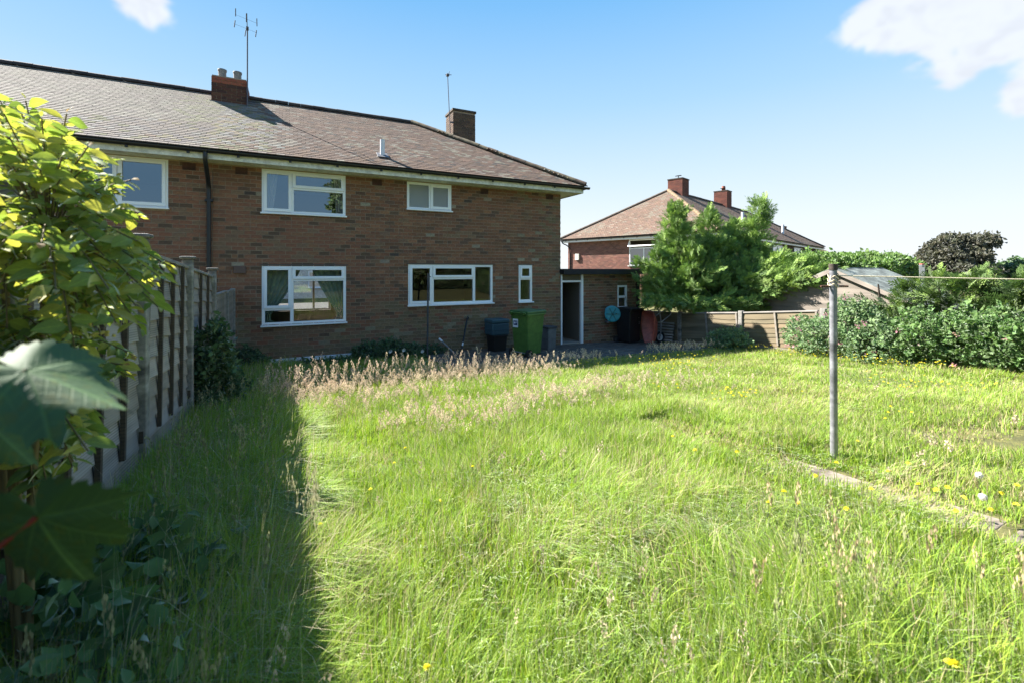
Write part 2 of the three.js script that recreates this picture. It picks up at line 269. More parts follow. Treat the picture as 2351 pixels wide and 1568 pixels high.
// ---------------------------------------------------------------- windows
function rectPath(P, x0, y0, x1, y1) { const p = new P(); p.moveTo(x0, y0); p.lineTo(x1, y0); p.lineTo(x1, y1); p.lineTo(x0, y1); p.closePath(); return p; }
function makeWindow(house, { x0, x1, y0, y1, z = -0.06, cells, glass = M.glass, name = 'window', sill = 0.05, mat = M.pvc, ox = 0.055, mull = 0.03 }) {
  const w = grp(name, house); w.position.set(x0, y0, z); const W = x1 - x0, H = y1 - y0;
  const fr = rectPath(THREE.Shape, 0, 0, W, H), rings = [], panes = [];
  for (const [a, b, c, d, open] of cells) {
    const l = a * W + (a <= 0 ? ox : mull), r = b * W - (b >= 1 ? ox : mull), lo = c * H + (c <= 0 ? ox : mull), hi = d * H - (d >= 1 ? ox : mull);
    fr.holes.push(rectPath(THREE.Path, l, lo, r, hi));
    const k = open ? 0.038 : 0.0;
    if (open) { const s = rectPath(THREE.Shape, l - 0.015, lo - 0.015, r + 0.015, hi + 0.015); s.holes.push(rectPath(THREE.Path, l + k, lo + k, r - k, hi - k)); rings.push(s); }
    panes.push([l + k, lo + k, r - k, hi - k, open]);
  }
  part('frame', uvm(new THREE.ExtrudeGeometry(fr, { depth: 0.05, bevelEnabled: true, bevelSize: 0.004, bevelThickness: 0.004, bevelSegments: 1 })), mat, w);
  for (const s of rings) part('casement', uvm(new THREE.ExtrudeGeometry(s, { depth: 0.018, bevelEnabled: true, bevelSize: 0.005, bevelThickness: 0.005, bevelSegments: 1 }).translate(0, 0, 0.056)), mat, w);
  for (const [l, b, r, t, open] of panes) {
    const zz = open ? 0.05 : 0.024, s = rectPath(THREE.Shape, l - 0.002, b - 0.002, r + 0.002, t + 0.002); s.holes.push(rectPath(THREE.Path, l + 0.007, b + 0.007, r - 0.007, t - 0.007));
    part('gasket', uvm(new THREE.ExtrudeGeometry(s, { depth: 0.006, bevelEnabled: false }).translate(0, 0, zz)), M.seal, w);
    part('pane', new THREE.PlaneGeometry(r - l, t - b).translate((l + r) / 2, (b + t) / 2, zz), glass, w);
  }
  if (sill) part('sill', rbox(W + 0.05, 0.035, 0.09, 0.008, 1).translate(W / 2, -0.012, 0.075 + sill * 0.3), mat, w);
  return w;
}
function curtain(w, xa, xb, ta, tb, h, z, mat, seed, tie = 0.4) {       // hung from the head between xa..xb, gathered to ta..tb at the tie height
  const R = rngOf(seed), nx = 40, ny = 14, pos = [], idx = [], ph = R() * 6;
  for (let j = 0; j <= ny; j++) for (let i = 0; i <= nx; i++) {
    const v = j / ny, u = i / nx, g = v < 1 - tie ? Math.pow(v / (1 - tie), 1.3) : 1 - 0.25 * ((v - 1 + tie) / tie);
    pos.push(mix(mix(xa, xb, u), mix(ta, tb, u), g), h * (1 - v), z + 0.022 * Math.sin(u * 40 + ph + 0.6 * Math.sin(v * 3)) + 0.008 * Math.sin(u * 77 + v * 5));
  }
  for (let j = 0; j < ny; j++) for (let i = 0; i < nx; i++) { const a = j * (nx + 1) + i; idx.push(a, a + nx + 1, a + 1, a + 1, a + nx + 1, a + nx + 2); }
  const g = new THREE.BufferGeometry(); g.setAttribute('position', new THREE.Float32BufferAttribute(pos, 3)); g.setAttribute('uv', new THREE.Float32BufferAttribute(new Float32Array(pos.length / 3 * 2), 2)); g.setIndex(idx); g.computeVertexNormals();
  return part('curtain', g, mat, w);
}
const wallPlate = (L, y0, y1, holes, depth) => { const s = rectPath(THREE.Shape, 0, y0, L, y1); for (const [a, b, c, d] of holes) s.holes.push(rectPath(THREE.Path, a, c, b, d)); return uvm(new THREE.ExtrudeGeometry(s, { depth, bevelEnabled: false })); };
const EX = V3(1, 0, 0), EZ = V3(0, 0, 1);
const EAVE = 4.34, RIDGE = 6.7, RZ = -3.46, OV = 0.5, PARTY = -1.4, HX = 6.98;
const SLOPE = V3(0, RIDGE - EAVE, RZ - OV).normalize(), SLEN = Math.hypot(RIDGE - EAVE, RZ - OV);
function gutterRun(house, a, b, out) {                                    // half-round gutter with brackets along a..b, out = outward direction
  const d = b.clone().sub(a), L = d.length(); d.normalize();
  const s = new THREE.Shape(); s.absarc(0, 0, 0.058, Math.PI, 2 * Math.PI, false); s.absarc(0, 0, 0.053, 2 * Math.PI, Math.PI, true);
  const g = uvm(new THREE.ExtrudeGeometry(s, { depth: L, bevelEnabled: false, curveSegments: 8 })), q = new THREE.Quaternion().setFromRotationMatrix(new THREE.Matrix4().makeBasis(out.clone().normalize().equals(EZ) ? V3(0, 0, -1) : UP.clone().cross(d), UP, d));
  const m = part('gutter', g, M.blackPlastic, house); m.position.copy(a); m.quaternion.copy(q);
  for (let t = 0.5; t < L; t += 0.92) { const k = part('gutter_bracket', rbox(0.025, 0.07, 0.05, 0.006, 1), M.blackPlastic, m); k.position.set(0, -0.06, t); }
  return m;
}

// ---------------------------------------------------------------- the brick house in the middle
const W1 = { x0: -0.52, x1: 1.17, y0: 0.81, y1: 2.09, cells: [[0, 0.34, 0, 0.27], [0, 0.34, 0.27, 1, 1], [0.34, 1, 0.76, 1, 1], [0.34, 1, 0, 0.76]] };
const W2 = { x0: -0.52, x1: 1.16, y0: 3.22, y1: 4.15, cells: [[0, 0.345, 0, 1, 1], [0.345, 1, 0.6, 1, 1], [0.345, 1, 0, 0.6]] };
const W3 = { x0: 2.6, x1: 4.85, y0: 1.13, y1: 2.13, cells: [[0, 0.27, 0, 1, 1], [0.27, 0.765, 0.66, 1, 1], [0.27, 0.765, 0, 0.66], [0.765, 1, 0, 1]] };
const W4 = { x0: 2.57, x1: 3.7, y0: 3.48, y1: 4.15, cells: [[0, 0.51, 0, 1], [0.51, 1, 0, 1, 1]] };
const W5 = { x0: 5.63, x1: 6.05, y0: 1.12, y1: 2.13, cells: [[0, 1, 0.63, 1, 1], [0, 1, 0, 0.63]] };
const house = thing('brick_house', 'brown brick end house with hipped tile roof and white windows, behind the lawn', 'house');
{
  const wins = [W1, W2, W3, W4, W5], hx = (w) => [w.x0 - PARTY, w.x1 - PARTY, w.y0, w.y1], L = HX - PARTY;
  const wall = part('rear_wall', wallPlate(L, -0.4, 4.22, wins.map(hx), 0.26).translate(PARTY, 0, -0.265), M.mortar, house);
  wall.userData.label = 'brown brick wall with tan weathered lower courses';
  layBricks(wall, { o: V3(PARTY, 0, 0), e: EX, n: EZ, len: L, y0: -0.3, y1: 4.19, holes: wins.map(hx), color: facadeBrick(PARTY), singles: 300, seed: 11, hide: (p) => p.x < -0.75 && p.y < 2.2 });
  const sw = part('side_wall', box(HX - 0.27, HX - 0.012, -0.4, 4.22, -6.92, -0.272), M.mortar, house);
  layBricks(sw, { o: V3(HX, 0, -6.92), e: EZ, n: EX, len: 6.9, y0: -0.3, y1: 4.19, color: facadeBrick(5), seed: 12 });
  // street wall with the living-room window opening, party wall, floors and partitions
  const front = [-0.5, 1.35, 0.55, 2.1];
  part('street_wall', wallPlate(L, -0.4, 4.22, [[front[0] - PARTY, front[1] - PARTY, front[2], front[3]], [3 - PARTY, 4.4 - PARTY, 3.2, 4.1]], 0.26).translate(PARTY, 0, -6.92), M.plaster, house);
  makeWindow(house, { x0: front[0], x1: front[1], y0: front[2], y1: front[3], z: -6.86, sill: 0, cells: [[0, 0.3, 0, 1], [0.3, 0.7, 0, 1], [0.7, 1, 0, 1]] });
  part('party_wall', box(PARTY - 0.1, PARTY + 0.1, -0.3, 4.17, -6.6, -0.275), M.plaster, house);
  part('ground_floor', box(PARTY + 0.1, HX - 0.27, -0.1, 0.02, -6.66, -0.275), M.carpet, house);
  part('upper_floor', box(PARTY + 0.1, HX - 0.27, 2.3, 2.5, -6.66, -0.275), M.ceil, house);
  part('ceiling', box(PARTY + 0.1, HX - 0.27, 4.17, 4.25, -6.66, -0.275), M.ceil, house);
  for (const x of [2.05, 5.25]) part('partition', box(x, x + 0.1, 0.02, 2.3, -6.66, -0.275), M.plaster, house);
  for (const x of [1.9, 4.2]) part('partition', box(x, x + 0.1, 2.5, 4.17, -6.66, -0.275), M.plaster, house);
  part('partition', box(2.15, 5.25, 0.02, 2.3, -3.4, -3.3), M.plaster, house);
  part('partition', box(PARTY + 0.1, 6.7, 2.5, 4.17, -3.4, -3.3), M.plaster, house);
  const cupboards = part('kitchen_cupboard', merge([box(2.2, 4.1, 1.35, 2.05, -3.28, -2.95), box(2.2, 5.2, 0.02, 0.9, -3.28, -2.7)]), std([0.12, 0.08, 0.045]), house);
  cupboards.userData.label = 'brown kitchen cupboards inside the kitchen window';
  const green = std([0.16, 0.22, 0.17], { side: THREE.DoubleSide }), pale = leafMat([0.5, 0.5, 0.48], { transmission: 0.35 });
  const w1 = makeWindow(house, { ...W1, glass: M.glassOld }); curtain(w1, -0.05, 0.8, -0.1, 0.12, 1.35, -0.2, green, 3, 0.1); curtain(w1, 0.95, 1.8, 1.55, 1.8, 1.35, -0.2, green, 4, 0.1);
  w1.userData.label = 'large living room window with tied curtains';
  const w2 = makeWindow(house, W2); curtain(w2, 0.0, 0.3, 0.0, 0.2, 0.95, -0.2, pale, 5, 0.05); curtain(w2, 1.45, 1.72, 1.5, 1.72, 0.95, -0.2, pale, 6, 0.05);
  makeWindow(house, { ...W3, glass: M.glassOld }); makeWindow(house, { ...W4, glass: M.frosted }); makeWindow(house, { ...W5, glass: M.glassOld });
  // eaves
  part('soffit', box(PARTY, HX + 0.44, 4.175, 4.195, 0.004, 0.44), M.soffit, house);
  part('soffit', box(HX + 0.004, HX + 0.44, 4.175, 4.195, -7.36, -0.002), M.soffit, house);
  part('fascia', box(PARTY, HX + 0.468, 4.155, 4.325, 0.442, 0.466), M.paint, house);
  part('fascia', box(HX + 0.444, HX + 0.466, 4.155, 4.325, -7.38, 0.438), M.paint, house);
  part('fascia', box(PARTY, HX + 0.468, 4.155, 4.325, -7.386, -7.384 + 0.02), M.paint, house);
  gutterRun(house, V3(PARTY, 4.315, 0.526), V3(HX + 0.62, 4.315, 0.526), EZ);
  gutterRun(house, V3(HX + 0.525, 4.315, -7.3), V3(HX + 0.525, 4.315, 0.46), EX);
  // air bricks
  const airMat = std([0.13, 0.05, 0.035], { map: T.blotch });
  for (const x of [-1.0, 1.75, 4.5, 6.5]) part('air_brick', box(x, x + 0.22, 3.99, 4.13, 0.004, 0.012), airMat, house);
  const vb = part('vent_cover', rbox(0.22, 0.15, 0.06, 0.01, 1).translate(-0.92, 2.0, 0.03), std([0.12, 0.075, 0.06]), house); vb.userData.label = 'brown plastic vent cover on the wall';
  for (const w of [W1, W3, W5]) part('lintel_strip', box(w.x0 - 0.04, w.x1 + 0.05, w.y1 + 0.006, w.y1 + 0.03, 0.003, 0.022), std([0.09, 0.075, 0.065]), house);
  // roof
  const hipEnd = V3(HX + OV - (RZ * -1 + OV), RIDGE, RZ), E0 = V3(PARTY, EAVE - 0.03, OV), E1 = V3(HX + OV, EAVE - 0.03, OV), E2 = V3(HX + OV, EAVE - 0.03, 2 * RZ - OV), E3 = V3(PARTY, EAVE - 0.03, 2 * RZ - OV), R0 = V3(PARTY, RIDGE - 0.03, RZ), R1 = hipEnd.clone().setY(RIDGE - 0.03);
  const tri = [E0, E1, R1, E0, R1, R0, E1, E2, R1, E2, E3, R0, E2, R0, R1], g = new THREE.BufferGeometry(); g.setAttribute('position', new THREE.Float32BufferAttribute(tri.flatMap((v) => v.toArray()), 3)); g.computeVertexNormals();
  const roof = part('roof', uvm(g), std([0.12, 0.08, 0.06], { map: T.blotch, side: THREE.DoubleSide }), house);
  const pal = [[0.5, [0.205, 0.127, 0.086]], [0.22, [0.17, 0.11, 0.078]], [0.18, [0.24, 0.142, 0.092]], [0.06, [0.28, 0.235, 0.18]], [0.04, [0.11, 0.085, 0.07]]];
  const grey = [[0.55, [0.29, 0.265, 0.23]], [0.25, [0.25, 0.22, 0.19]], [0.15, [0.34, 0.31, 0.27]], [0.05, [0.15, 0.13, 0.11]]], mossy = [[0.4, [0.29, 0.25, 0.13]], [0.3, [0.2, 0.19, 0.09]], [0.3, [0.32, 0.24, 0.15]]];
  const col = (u, t, R) => { const n = fbm(u * 1.1, t * 0.9 + 3, 4) - 0.5, m = 1 - clamp((u - 0.2 + n * 1.6) / 1.0); return R() < m * 0.55 ? pick(R, mossy) : R() < m ? pick(R, grey) : R() < sstep(0.05, 0.25, fbm(u * 2 + 30, t * 3, 3) - 0.48) * 0.5 ? pick(R, [[1, [0.3, 0.26, 0.19]]]) : pick(R, pal); };
  layTiles(roof, { o: V3(PARTY, EAVE, OV), e: EX, up: SLOPE, len: HX + OV - PARTY, rise: SLEN, tr: (HX + OV - hipEnd.x) / SLEN, color: col, singles: 300, seed: 21, rough: 0.6 });
  const hs = V3(hipEnd.x - HX - OV, RIDGE - EAVE, 0).normalize();
  layTiles(roof, { o: V3(HX + OV, EAVE, OV), e: V3(0, 0, -1), up: hs, len: 2 * (OV - RZ), rise: SLEN, tl: (OV - RZ) / SLEN, tr: (OV - RZ) / SLEN, color: col, seed: 22 });
  const rm = [std([0.085, 0.062, 0.05], { map: T.blotch }), std([0.12, 0.085, 0.065], { map: T.blotch })], hm = [std([0.27, 0.2, 0.12], { map: T.blotch }), std([0.22, 0.15, 0.1], { map: T.blotch }), std([0.3, 0.24, 0.14], { map: T.blotch })];
  ridgeRun(roof, V3(-0.98, RIDGE + 0.03, RZ), hipEnd.clone().add(V3(0, 0.03, 0)), rm, 31);
  ridgeRun(roof, V3(HX + OV, EAVE + 0.05, OV), hipEnd.clone().add(V3(0, 0.05, 0)), hm, 32);
  ridgeRun(roof, V3(HX + OV, EAVE + 0.05, 2 * RZ - OV), hipEnd.clone().add(V3(0, 0.05, 0)), hm, 33);
  const vent = part('vent_pipe', uvm(new THREE.CylinderGeometry(0.055, 0.055, 0.46, 16).translate(2.0, 4.88, -0.08)), std([0.62, 0.62, 0.66]), house); vent.userData.label = 'pale grey vent pipe standing on the roof slope';
  part('vent_flashing', rbox(0.26, 0.02, 0.3, 0.006, 1).rotateX(0.54).translate(2.0, 4.735, -0.06), M.lead, house);
  makeChimney(house, 5.4, 6.27, -5.65, -4.8, 5.0, 7.86, [[0.5, [0.13, 0.085, 0.058]], [0.3, [0.1, 0.066, 0.048]], [0.2, [0.17, 0.1, 0.064]]], 61, 'weathered brick chimney beyond the hip');
}
function makeChimney(owner, x0, x1, z0, z1, y0, y1, pal, seed, label, pots = 0) {
  const c = part('chimney', box(x0 + 0.012, x1 - 0.012, y0, y1, z0 + 0.012, z1 - 0.012), M.mortar, owner); if (label) c.userData.label = label;
  const col = (u, y, R) => pick(R, y > y1 - 0.18 && pots ? [[1, [0.34, 0.1, 0.055]]] : pal);
  layBricks(c, { o: V3(x0, 0, z1), e: EX, n: EZ, len: x1 - x0, y0, y1, color: col, singles: 30, seed });
  layBricks(c, { o: V3(x0, 0, z0), e: EZ, n: V3(-1, 0, 0), len: z1 - z0, y0, y1, color: col, seed: seed + 1 });
  layBricks(c, { o: V3(x1, 0, z1), e: V3(0, 0, -1), n: EX, len: z1 - z0, y0, y1, color: col, seed: seed + 2 });
  layBricks(c, { o: V3(x1, 0, z0), e: V3(-1, 0, 0), n: V3(0, 0, -1), len: x1 - x0, y0, y1, color: col, seed: seed + 3 });
  if (!pots) part('oversailing_course', box(x0 - 0.03, x1 + 0.03, y1 + 0.003, y1 + 0.078, z0 - 0.03, z1 + 0.03), std([0.11, 0.075, 0.05], { map: T.blotch, bumpMap: T.blotchBump, bumpScale: 0.01 }), c);
  for (let k = 0; k < pots; k++) part('chimney_pot', new THREE.LatheGeometry([[0, 0], [0.1, 0], [0.095, 0.1], [0.09, 0.22], [0.105, 0.26], [0.105, 0.3], [0.075, 0.3], [0.07, 0.02]].map(([r, h]) => new THREE.Vector2(r, h)), 16).translate(mix(x0, x1, (k + 0.62) / (pots + 0.1) * 0.92), y1 - 0.06, z1 - 0.22), M.terracotta, c);
  return c;
}
// ---------------------------------------------------------------- the attached house to the left
const attached = thing('attached_house', 'attached brick house under the greyer tiled roof with downpipe', 'house', [0, 0, 0]);
{
  const W6 = { x0: -3.85, x1: -2.13, y0: 3.21, y1: 4.16, cells: [[0, 0.55, 0.55, 1, 1], [0, 0.55, 0, 0.55], [0.55, 1, 0, 1, 1]] }, XL = -10.5, L = PARTY - XL, hx = [W6.x0 - XL, W6.x1 - XL, W6.y0, W6.y1];
  const wall = part('rear_wall', wallPlate(L - 0.002, -0.4, 4.22, [hx], 0.26).translate(XL, 0, -0.265), M.mortar, attached);
  layBricks(wall, { o: V3(XL, 0, 0), e: EX, n: EZ, len: L, y0: -0.3, y1: 4.19, holes: [hx], color: (u, y, R) => pick(R, brickPal), singles: 300, seed: 13, hide: (p) => p.y < 2.2 || p.x < -3.2 });
  part('street_wall', box(XL, PARTY - 0.002, -0.4, 4.22, -6.92, -6.66), M.plaster, attached);
  part('side_wall', box(XL, XL + 0.26, -0.4, 6, -6.658, -0.272), M.plaster, attached);
  part('partition', box(XL + 0.3, PARTY - 0.11, 2.4, 4.17, -3.4, -3.3), M.plaster, attached); part('floor', box(XL + 0.27, PARTY - 0.11, 2.3, 2.4, -6.64, -0.275), M.carpet, attached); part('ceiling', box(XL + 0.27, PARTY - 0.11, 4.175, 4.25, -6.64, -0.275), M.ceil, attached);
  const w6 = makeWindow(attached, W6); w6.userData.label = 'white upstairs window reflecting blue sky';
  part('soffit', box(XL, PARTY - 0.002, 4.175, 4.195, 0.004, 0.44), M.soffit, attached);
  part('fascia', box(XL, PARTY - 0.004, 4.155, 4.325, 0.442, 0.466), M.paint, attached);
  gutterRun(attached, V3(XL, 4.315, 0.526), V3(PARTY - 0.01, 4.315, 0.526), EZ);
  part('downpipe', tube([V3(-1.45, 4.27, 0.526), V3(-1.45, 4.16, 0.526), V3(-1.45, 4.08, 0.48), V3(-1.45, 3.72, 0.12), V3(-1.45, 3.6, 0.075), V3(-1.45, 3.4, 0.072), V3(-1.45, 1.5, 0.072), V3(-1.45, -0.1, 0.072)], 0.04, 60, 12), M.blackPlastic, attached);
  for (const y of [3.4, 1.9]) part('pipe_bracket', rbox(0.14, 0.05, 0.1, 0.01, 1).translate(-1.45, y, 0.05), M.blackPlastic, attached);
  const airMat = std([0.13, 0.05, 0.035], { map: T.blotch }); for (const x of [-1.9]) part('air_brick', box(x, x + 0.22, 3.99, 4.13, 0.004, 0.012), airMat, attached);
  const a = V3(XL, EAVE - 0.03, OV), b = V3(PARTY, EAVE - 0.03, OV), c = V3(PARTY, RIDGE - 0.03, RZ), d = V3(XL, RIDGE - 0.03, RZ), e = V3(XL, EAVE - 0.03, 2 * RZ - OV), f = V3(PARTY, EAVE - 0.03, 2 * RZ - OV), g = new THREE.BufferGeometry();
  g.setAttribute('position', new THREE.Float32BufferAttribute([a, b, c, a, c, d, d, c, f, d, f, e].flatMap((v) => v.toArray()), 3)); g.computeVertexNormals();
  const roof = part('roof', uvm(g), std([0.12, 0.1, 0.08], { map: T.blotch, side: THREE.DoubleSide }), attached);
  const grey = [[0.5, [0.265, 0.225, 0.175]], [0.28, [0.22, 0.185, 0.145]], [0.16, [0.31, 0.27, 0.215]], [0.06, [0.2, 0.17, 0.14]]], green = [[0.5, [0.25, 0.24, 0.13]], [0.5, [0.29, 0.26, 0.17]]];
  layTiles(roof, { o: V3(XL, EAVE, OV), e: EX, up: SLOPE, len: L, rise: SLEN, color: (u, t, R) => R() < sstep(1.6, 0.1, L - u + (fbm(u, t, 3) - 0.5) * 1.6) * 0.5 ? pick(R, green) : pick(R, grey), singles: 300, seed: 23, rough: 0.25 });
  ridgeRun(roof, V3(XL, RIDGE + 0.03, RZ), V3(-1.79, RIDGE + 0.03, RZ), [std([0.075, 0.055, 0.05], { map: T.blotch }), std([0.1, 0.07, 0.06], { map: T.blotch })], 34);
  const ch = makeChimney(attached, -1.78, -1.0, -3.75, -2.78, 6.0, 7.0, [[0.5, [0.12, 0.045, 0.03]], [0.3, [0.085, 0.038, 0.028]], [0.2, [0.16, 0.065, 0.04]]], 65, 'dark red brick chimney shared between both roofs', 2);
  part('flashing', box(-1.82, -0.96, 6.24, 6.33, -2.782, -2.755), M.lead, ch);
  part('flashing', rbox(0.9, 0.015, 0.2, 0.005, 1).rotateX(0.54).translate(-1.39, 6.26, -2.68), M.lead, ch);
  part('guy_cord', tube([V3(-5.6, 6.55, -3.2), V3(-6.5, 5.6, -1.5)], 0.012, 8, 5), std([0.7, 0.7, 0.68]), attached);
}

// ---------------------------------------------------------------- brick outhouse with flat roof
const outhouse = thing('brick_outhouse', 'low flat-roofed brick outhouse with open doorway beside the house', 'outhouse', [HX, 0, 0]);
{
  const x0 = HX + 0.005, x1 = 9.8, top = 1.86, L = x1 - x0, door = [0.06, 0.76, -0.4, 1.86], win = [9.05 - x0, 9.43 - x0, 0.81, 1.52], o = grp('shell', outhouse); outhouse.remove(o);
  const loc = (g) => g.translate(-HX, 0, 0);
  const wall = part('front_wall', loc(wallPlate(L, -0.4, top, [win], 0.22).translate(0, 0, 0)), M.mortar, outhouse);
  wall.geometry.dispose();
  { const s = new THREE.Shape(); s.moveTo(0.76, -0.4); s.lineTo(L, -0.4); s.lineTo(L, top); s.lineTo(0.76, top); s.closePath(); s.holes.push(rectPath(THREE.Path, win[0], win[2], win[1], win[3])); wall.geometry = uvm(new THREE.ExtrudeGeometry(s, { depth: 0.2, bevelEnabled: false })).translate(x0 - HX, 0, -0.206); }
  const camL = CAMP.clone().sub(V3(HX, 0, 0)), pal = (u, y, R) => pick(R, R() < 0.72 ? brickOld : brickPal);
  layBricks(wall, { o: V3(x0 - HX + 0.76, 0, 0), e: EX, n: EZ, len: L - 0.76, y0: -0.35, y1: top, holes: [[win[0] - 0.76, win[1] - 0.76, win[2], win[3] + 0.13]], color: pal, singles: 200, seed: 14, cam: camL });
  for (let k = 0; k < 6; k++) { const m = part('soldier_brick', unitBox, tinted('b', lin(0.2, 0.14, 0.07)), wall); m.position.set(win[0] + x0 - HX + 0.035 + k * 0.063, win[3] + 0.062, -0.026); m.scale.set(0.053, 0.112, 0.056); }
  part('side_wall', box(x1 - HX - 0.2, x1 - HX, -0.4, top, -2.6, -0.214), M.mortar, outhouse);
  part('back_wall', box(0.01, x1 - HX - 0.202, -0.4, top, -2.6, -2.4), M.mortar, outhouse);
  part('floor', box(0.01, x1 - HX - 0.204, -0.4, -0.12, -2.398, -0.02), M.dark, outhouse);
  part('partition', box(0.78, 0.86, -0.12, top, -2.39, -0.216), std([0.2, 0.16, 0.12]), outhouse);
  part('flat_roof', rbox(L + 0.1, 0.16, 2.95, 0.02, 1).translate(L / 2 + 0.03, 1.945, -1.25), M.felt, outhouse);
  part('roof_edge', box(-0.05, L + 0.1, 1.87, 2.0, 0.235, 0.26), std([0.016, 0.016, 0.018]), outhouse);
  const fr = grp('door_frame', outhouse); fr.userData.label = 'white painted door frame around the dark doorway';
  part('jamb', box(0.70, 0.775, -0.2, 1.86, -0.05, 0.03), M.pvc, fr); part('jamb', box(0.012, 0.05, -0.2, 1.86, -0.05, 0.02), M.pvc, fr); part('head', box(0.051, 0.699, 1.64, 1.69, -0.05, 0.02), M.pvc, fr);
  part('fanlight_board', box(0.051, 0.699, 1.692, 1.86, -0.04, -0.01), std([0.12, 0.1, 0.07]), fr);
  const dr = part('inner_door', merge([box(0.05, 0.3, -0.1, 1.64, -1.42, -1.38), box(0.305, 0.76, -0.1, 1.64, -1.44, -1.4)]), std([0.22, 0.14, 0.085], { map: T.wood }), outhouse); dr.userData.label = 'brown plank door inside the outhouse passage';
  makeWindow(outhouse, { x0: 9.05 - HX, x1: 9.43 - HX, y0: win[2], y1: win[3], cells: [[0, 1, 0.5, 1], [0, 1, 0, 0.5]] });
  part('corner_post', box(x1 - HX + 0.01, x1 - HX + 0.13, -0.3, 1.86, -0.2, 0.02), std([0.025, 0.02, 0.018]), outhouse);
}

// ---------------------------------------------------------------- fences
function lapPanel(fence, { z0, z1, h, yb0, yb1, mats, gravel = 0.16, battens = 3, boards = 9, seed, frame = M.batten, cap = M.board[0], side = 1, x = 0, gravelMat = M.board[3], sink = 0.0 }) {
  const R = rngOf(seed), L = z1 - z0, p = grp('panel', fence); p.position.set(x, (yb0 + yb1) / 2, (z0 + z1) / 2); const sl = (yb1 - yb0) / L; p.rotation.x = -Math.atan(sl);
  const l = L - 0.05, bh = (h - gravel) / boards;
  if (gravel) part('gravel_board', rbox(0.03, gravel + sink, l + 0.02, 0.006, 1).translate(0, gravel / 2 - sink / 2, 0), gravelMat, p);
  for (let k = 0; k < boards; k++) {
    const wav = [], n = 8, s = new THREE.Shape(), hh = bh * 1.35; s.moveTo(-l / 2, hh); s.lineTo(l / 2, hh);
    for (let i = n; i >= 0; i--) s.lineTo(-l / 2 + l * i / n, (fbm(i * 0.7, k * 3 + seed, 2) - 0.5) * 0.05);
    s.closePath(); const g = uvm(new THREE.ExtrudeGeometry(s, { depth: 0.013, bevelEnabled: false }));
    const uv = g.attributes.uv; for (let i = 0; i < uv.count; i++) uv.setXY(i, uv.getX(i) * 0.55 + k * 0.37 + seed * 0.13, uv.getY(i) * 1.4 + k * 0.21);
    const m = part('board', g, mats[Math.floor(R() * mats.length)], p); m.rotation.set(0, side > 0 ? Math.PI / 2 : -Math.PI / 2, 0); m.rotateX(-0.12); m.position.set(side * 0.008, gravel + k * bh - 0.04, 0); wav.push(0);
  }
  for (let k = 0; k <= battens; k++) { const z = -l / 2 + 0.02 + (l - 0.04) * k / battens; part('batten', box(side > 0 ? 0.018 : -0.046, side > 0 ? 0.046 : -0.018, gravel, h, z - 0.02, z + 0.02), frame, p); }
  if (cap) part('capping_rail', rbox(0.06, 0.035, l + 0.02, 0.006, 1).translate(0, h + 0.018, 0), cap, p);
  return p;
}
const FX = -1.05;
const fence = thing('panel_fence', 'tall grey lap panel fence with concrete posts running to the house', 'fence', [FX, 0, 6]);
{
  const zs = [2.84, 4.66, 6.5, 8.35, 10.2, 12.05, 13.9], fy = (z) => 0.26 + (z - 2.84) * 0.068, R = rngOf(77);
  for (let k = 0; k < zs.length - 1; k++) lapPanel(fence, { z0: zs[k] - 6, z1: zs[k + 1] - 6, h: 1.62, yb0: fy(zs[k]), yb1: fy(zs[k + 1]), mats: M.board, sink: 0.26, seed: 200 + k * 7, battens: k < 1 ? 3 : 4, cap: M.board[k % 3] });
  for (const z of zs) { const y = gy(FX, z) - 0.1, t = fy(z) + 1.74; const m = part('post', rbox(0.1, t - y, 0.1, 0.012, 1), M.post, fence); m.position.set(0.015, (t + y) / 2, z - 6); part('post_cap', rbox(0.14, 0.03, 0.15, 0.01, 1).translate(0, (t - y) / 2 + 0.015, 0), M.post, m); }
  // lower trellis stretch next to the house
  const tz = [0.12, 1.2, 2.84], slat = rngOf(9);
  for (let k = 0; k < 2; k++) {
    const p = grp('trellis_panel', fence), a = tz[k] + 0.05, b = tz[k + 1] - 0.06, y0 = 0.18 + k * 0.02, h = 1.38; p.position.set(0.01, y0, a - 6);
    for (let i = 0; i <= Math.round((b - a) / 0.155); i++) { const z = (b - a) * i / Math.round((b - a) / 0.155); part('trellis_slat', box(0.0, 0.016, 0, h, z - 0.016, z + 0.016), M.board[Math.floor(slat() * 4)], p); }
    for (let i = 0; i <= 9; i++) part('trellis_slat', box(-0.018, -0.001, i * h / 9 - 0.015, i * h / 9 + 0.015, 0, b - a), M.board[Math.floor(slat() * 4)], p);
    part('capping_rail', rbox(0.05, 0.03, b - a, 0.006, 1).translate(0, h + 0.03, (b - a) / 2), M.board[0], p);
    part('backing_board', box(-0.045, -0.03, -0.05, h - 0.02, 0, b - a), M.board[3], p);
  }
  for (const z of [0.12, 1.2]) { const y = gy(FX, z) - 0.1, t = 1.62; part('post', rbox(0.09, t - y, 0.09, 0.012, 1).translate(0.015, (t + y) / 2, z - 6), M.post, fence); }
}
const lowFence = thing('low_fence', 'low mossy timber panel fence in front of the conifer', 'fence', [10.32, 0, 3.2]);
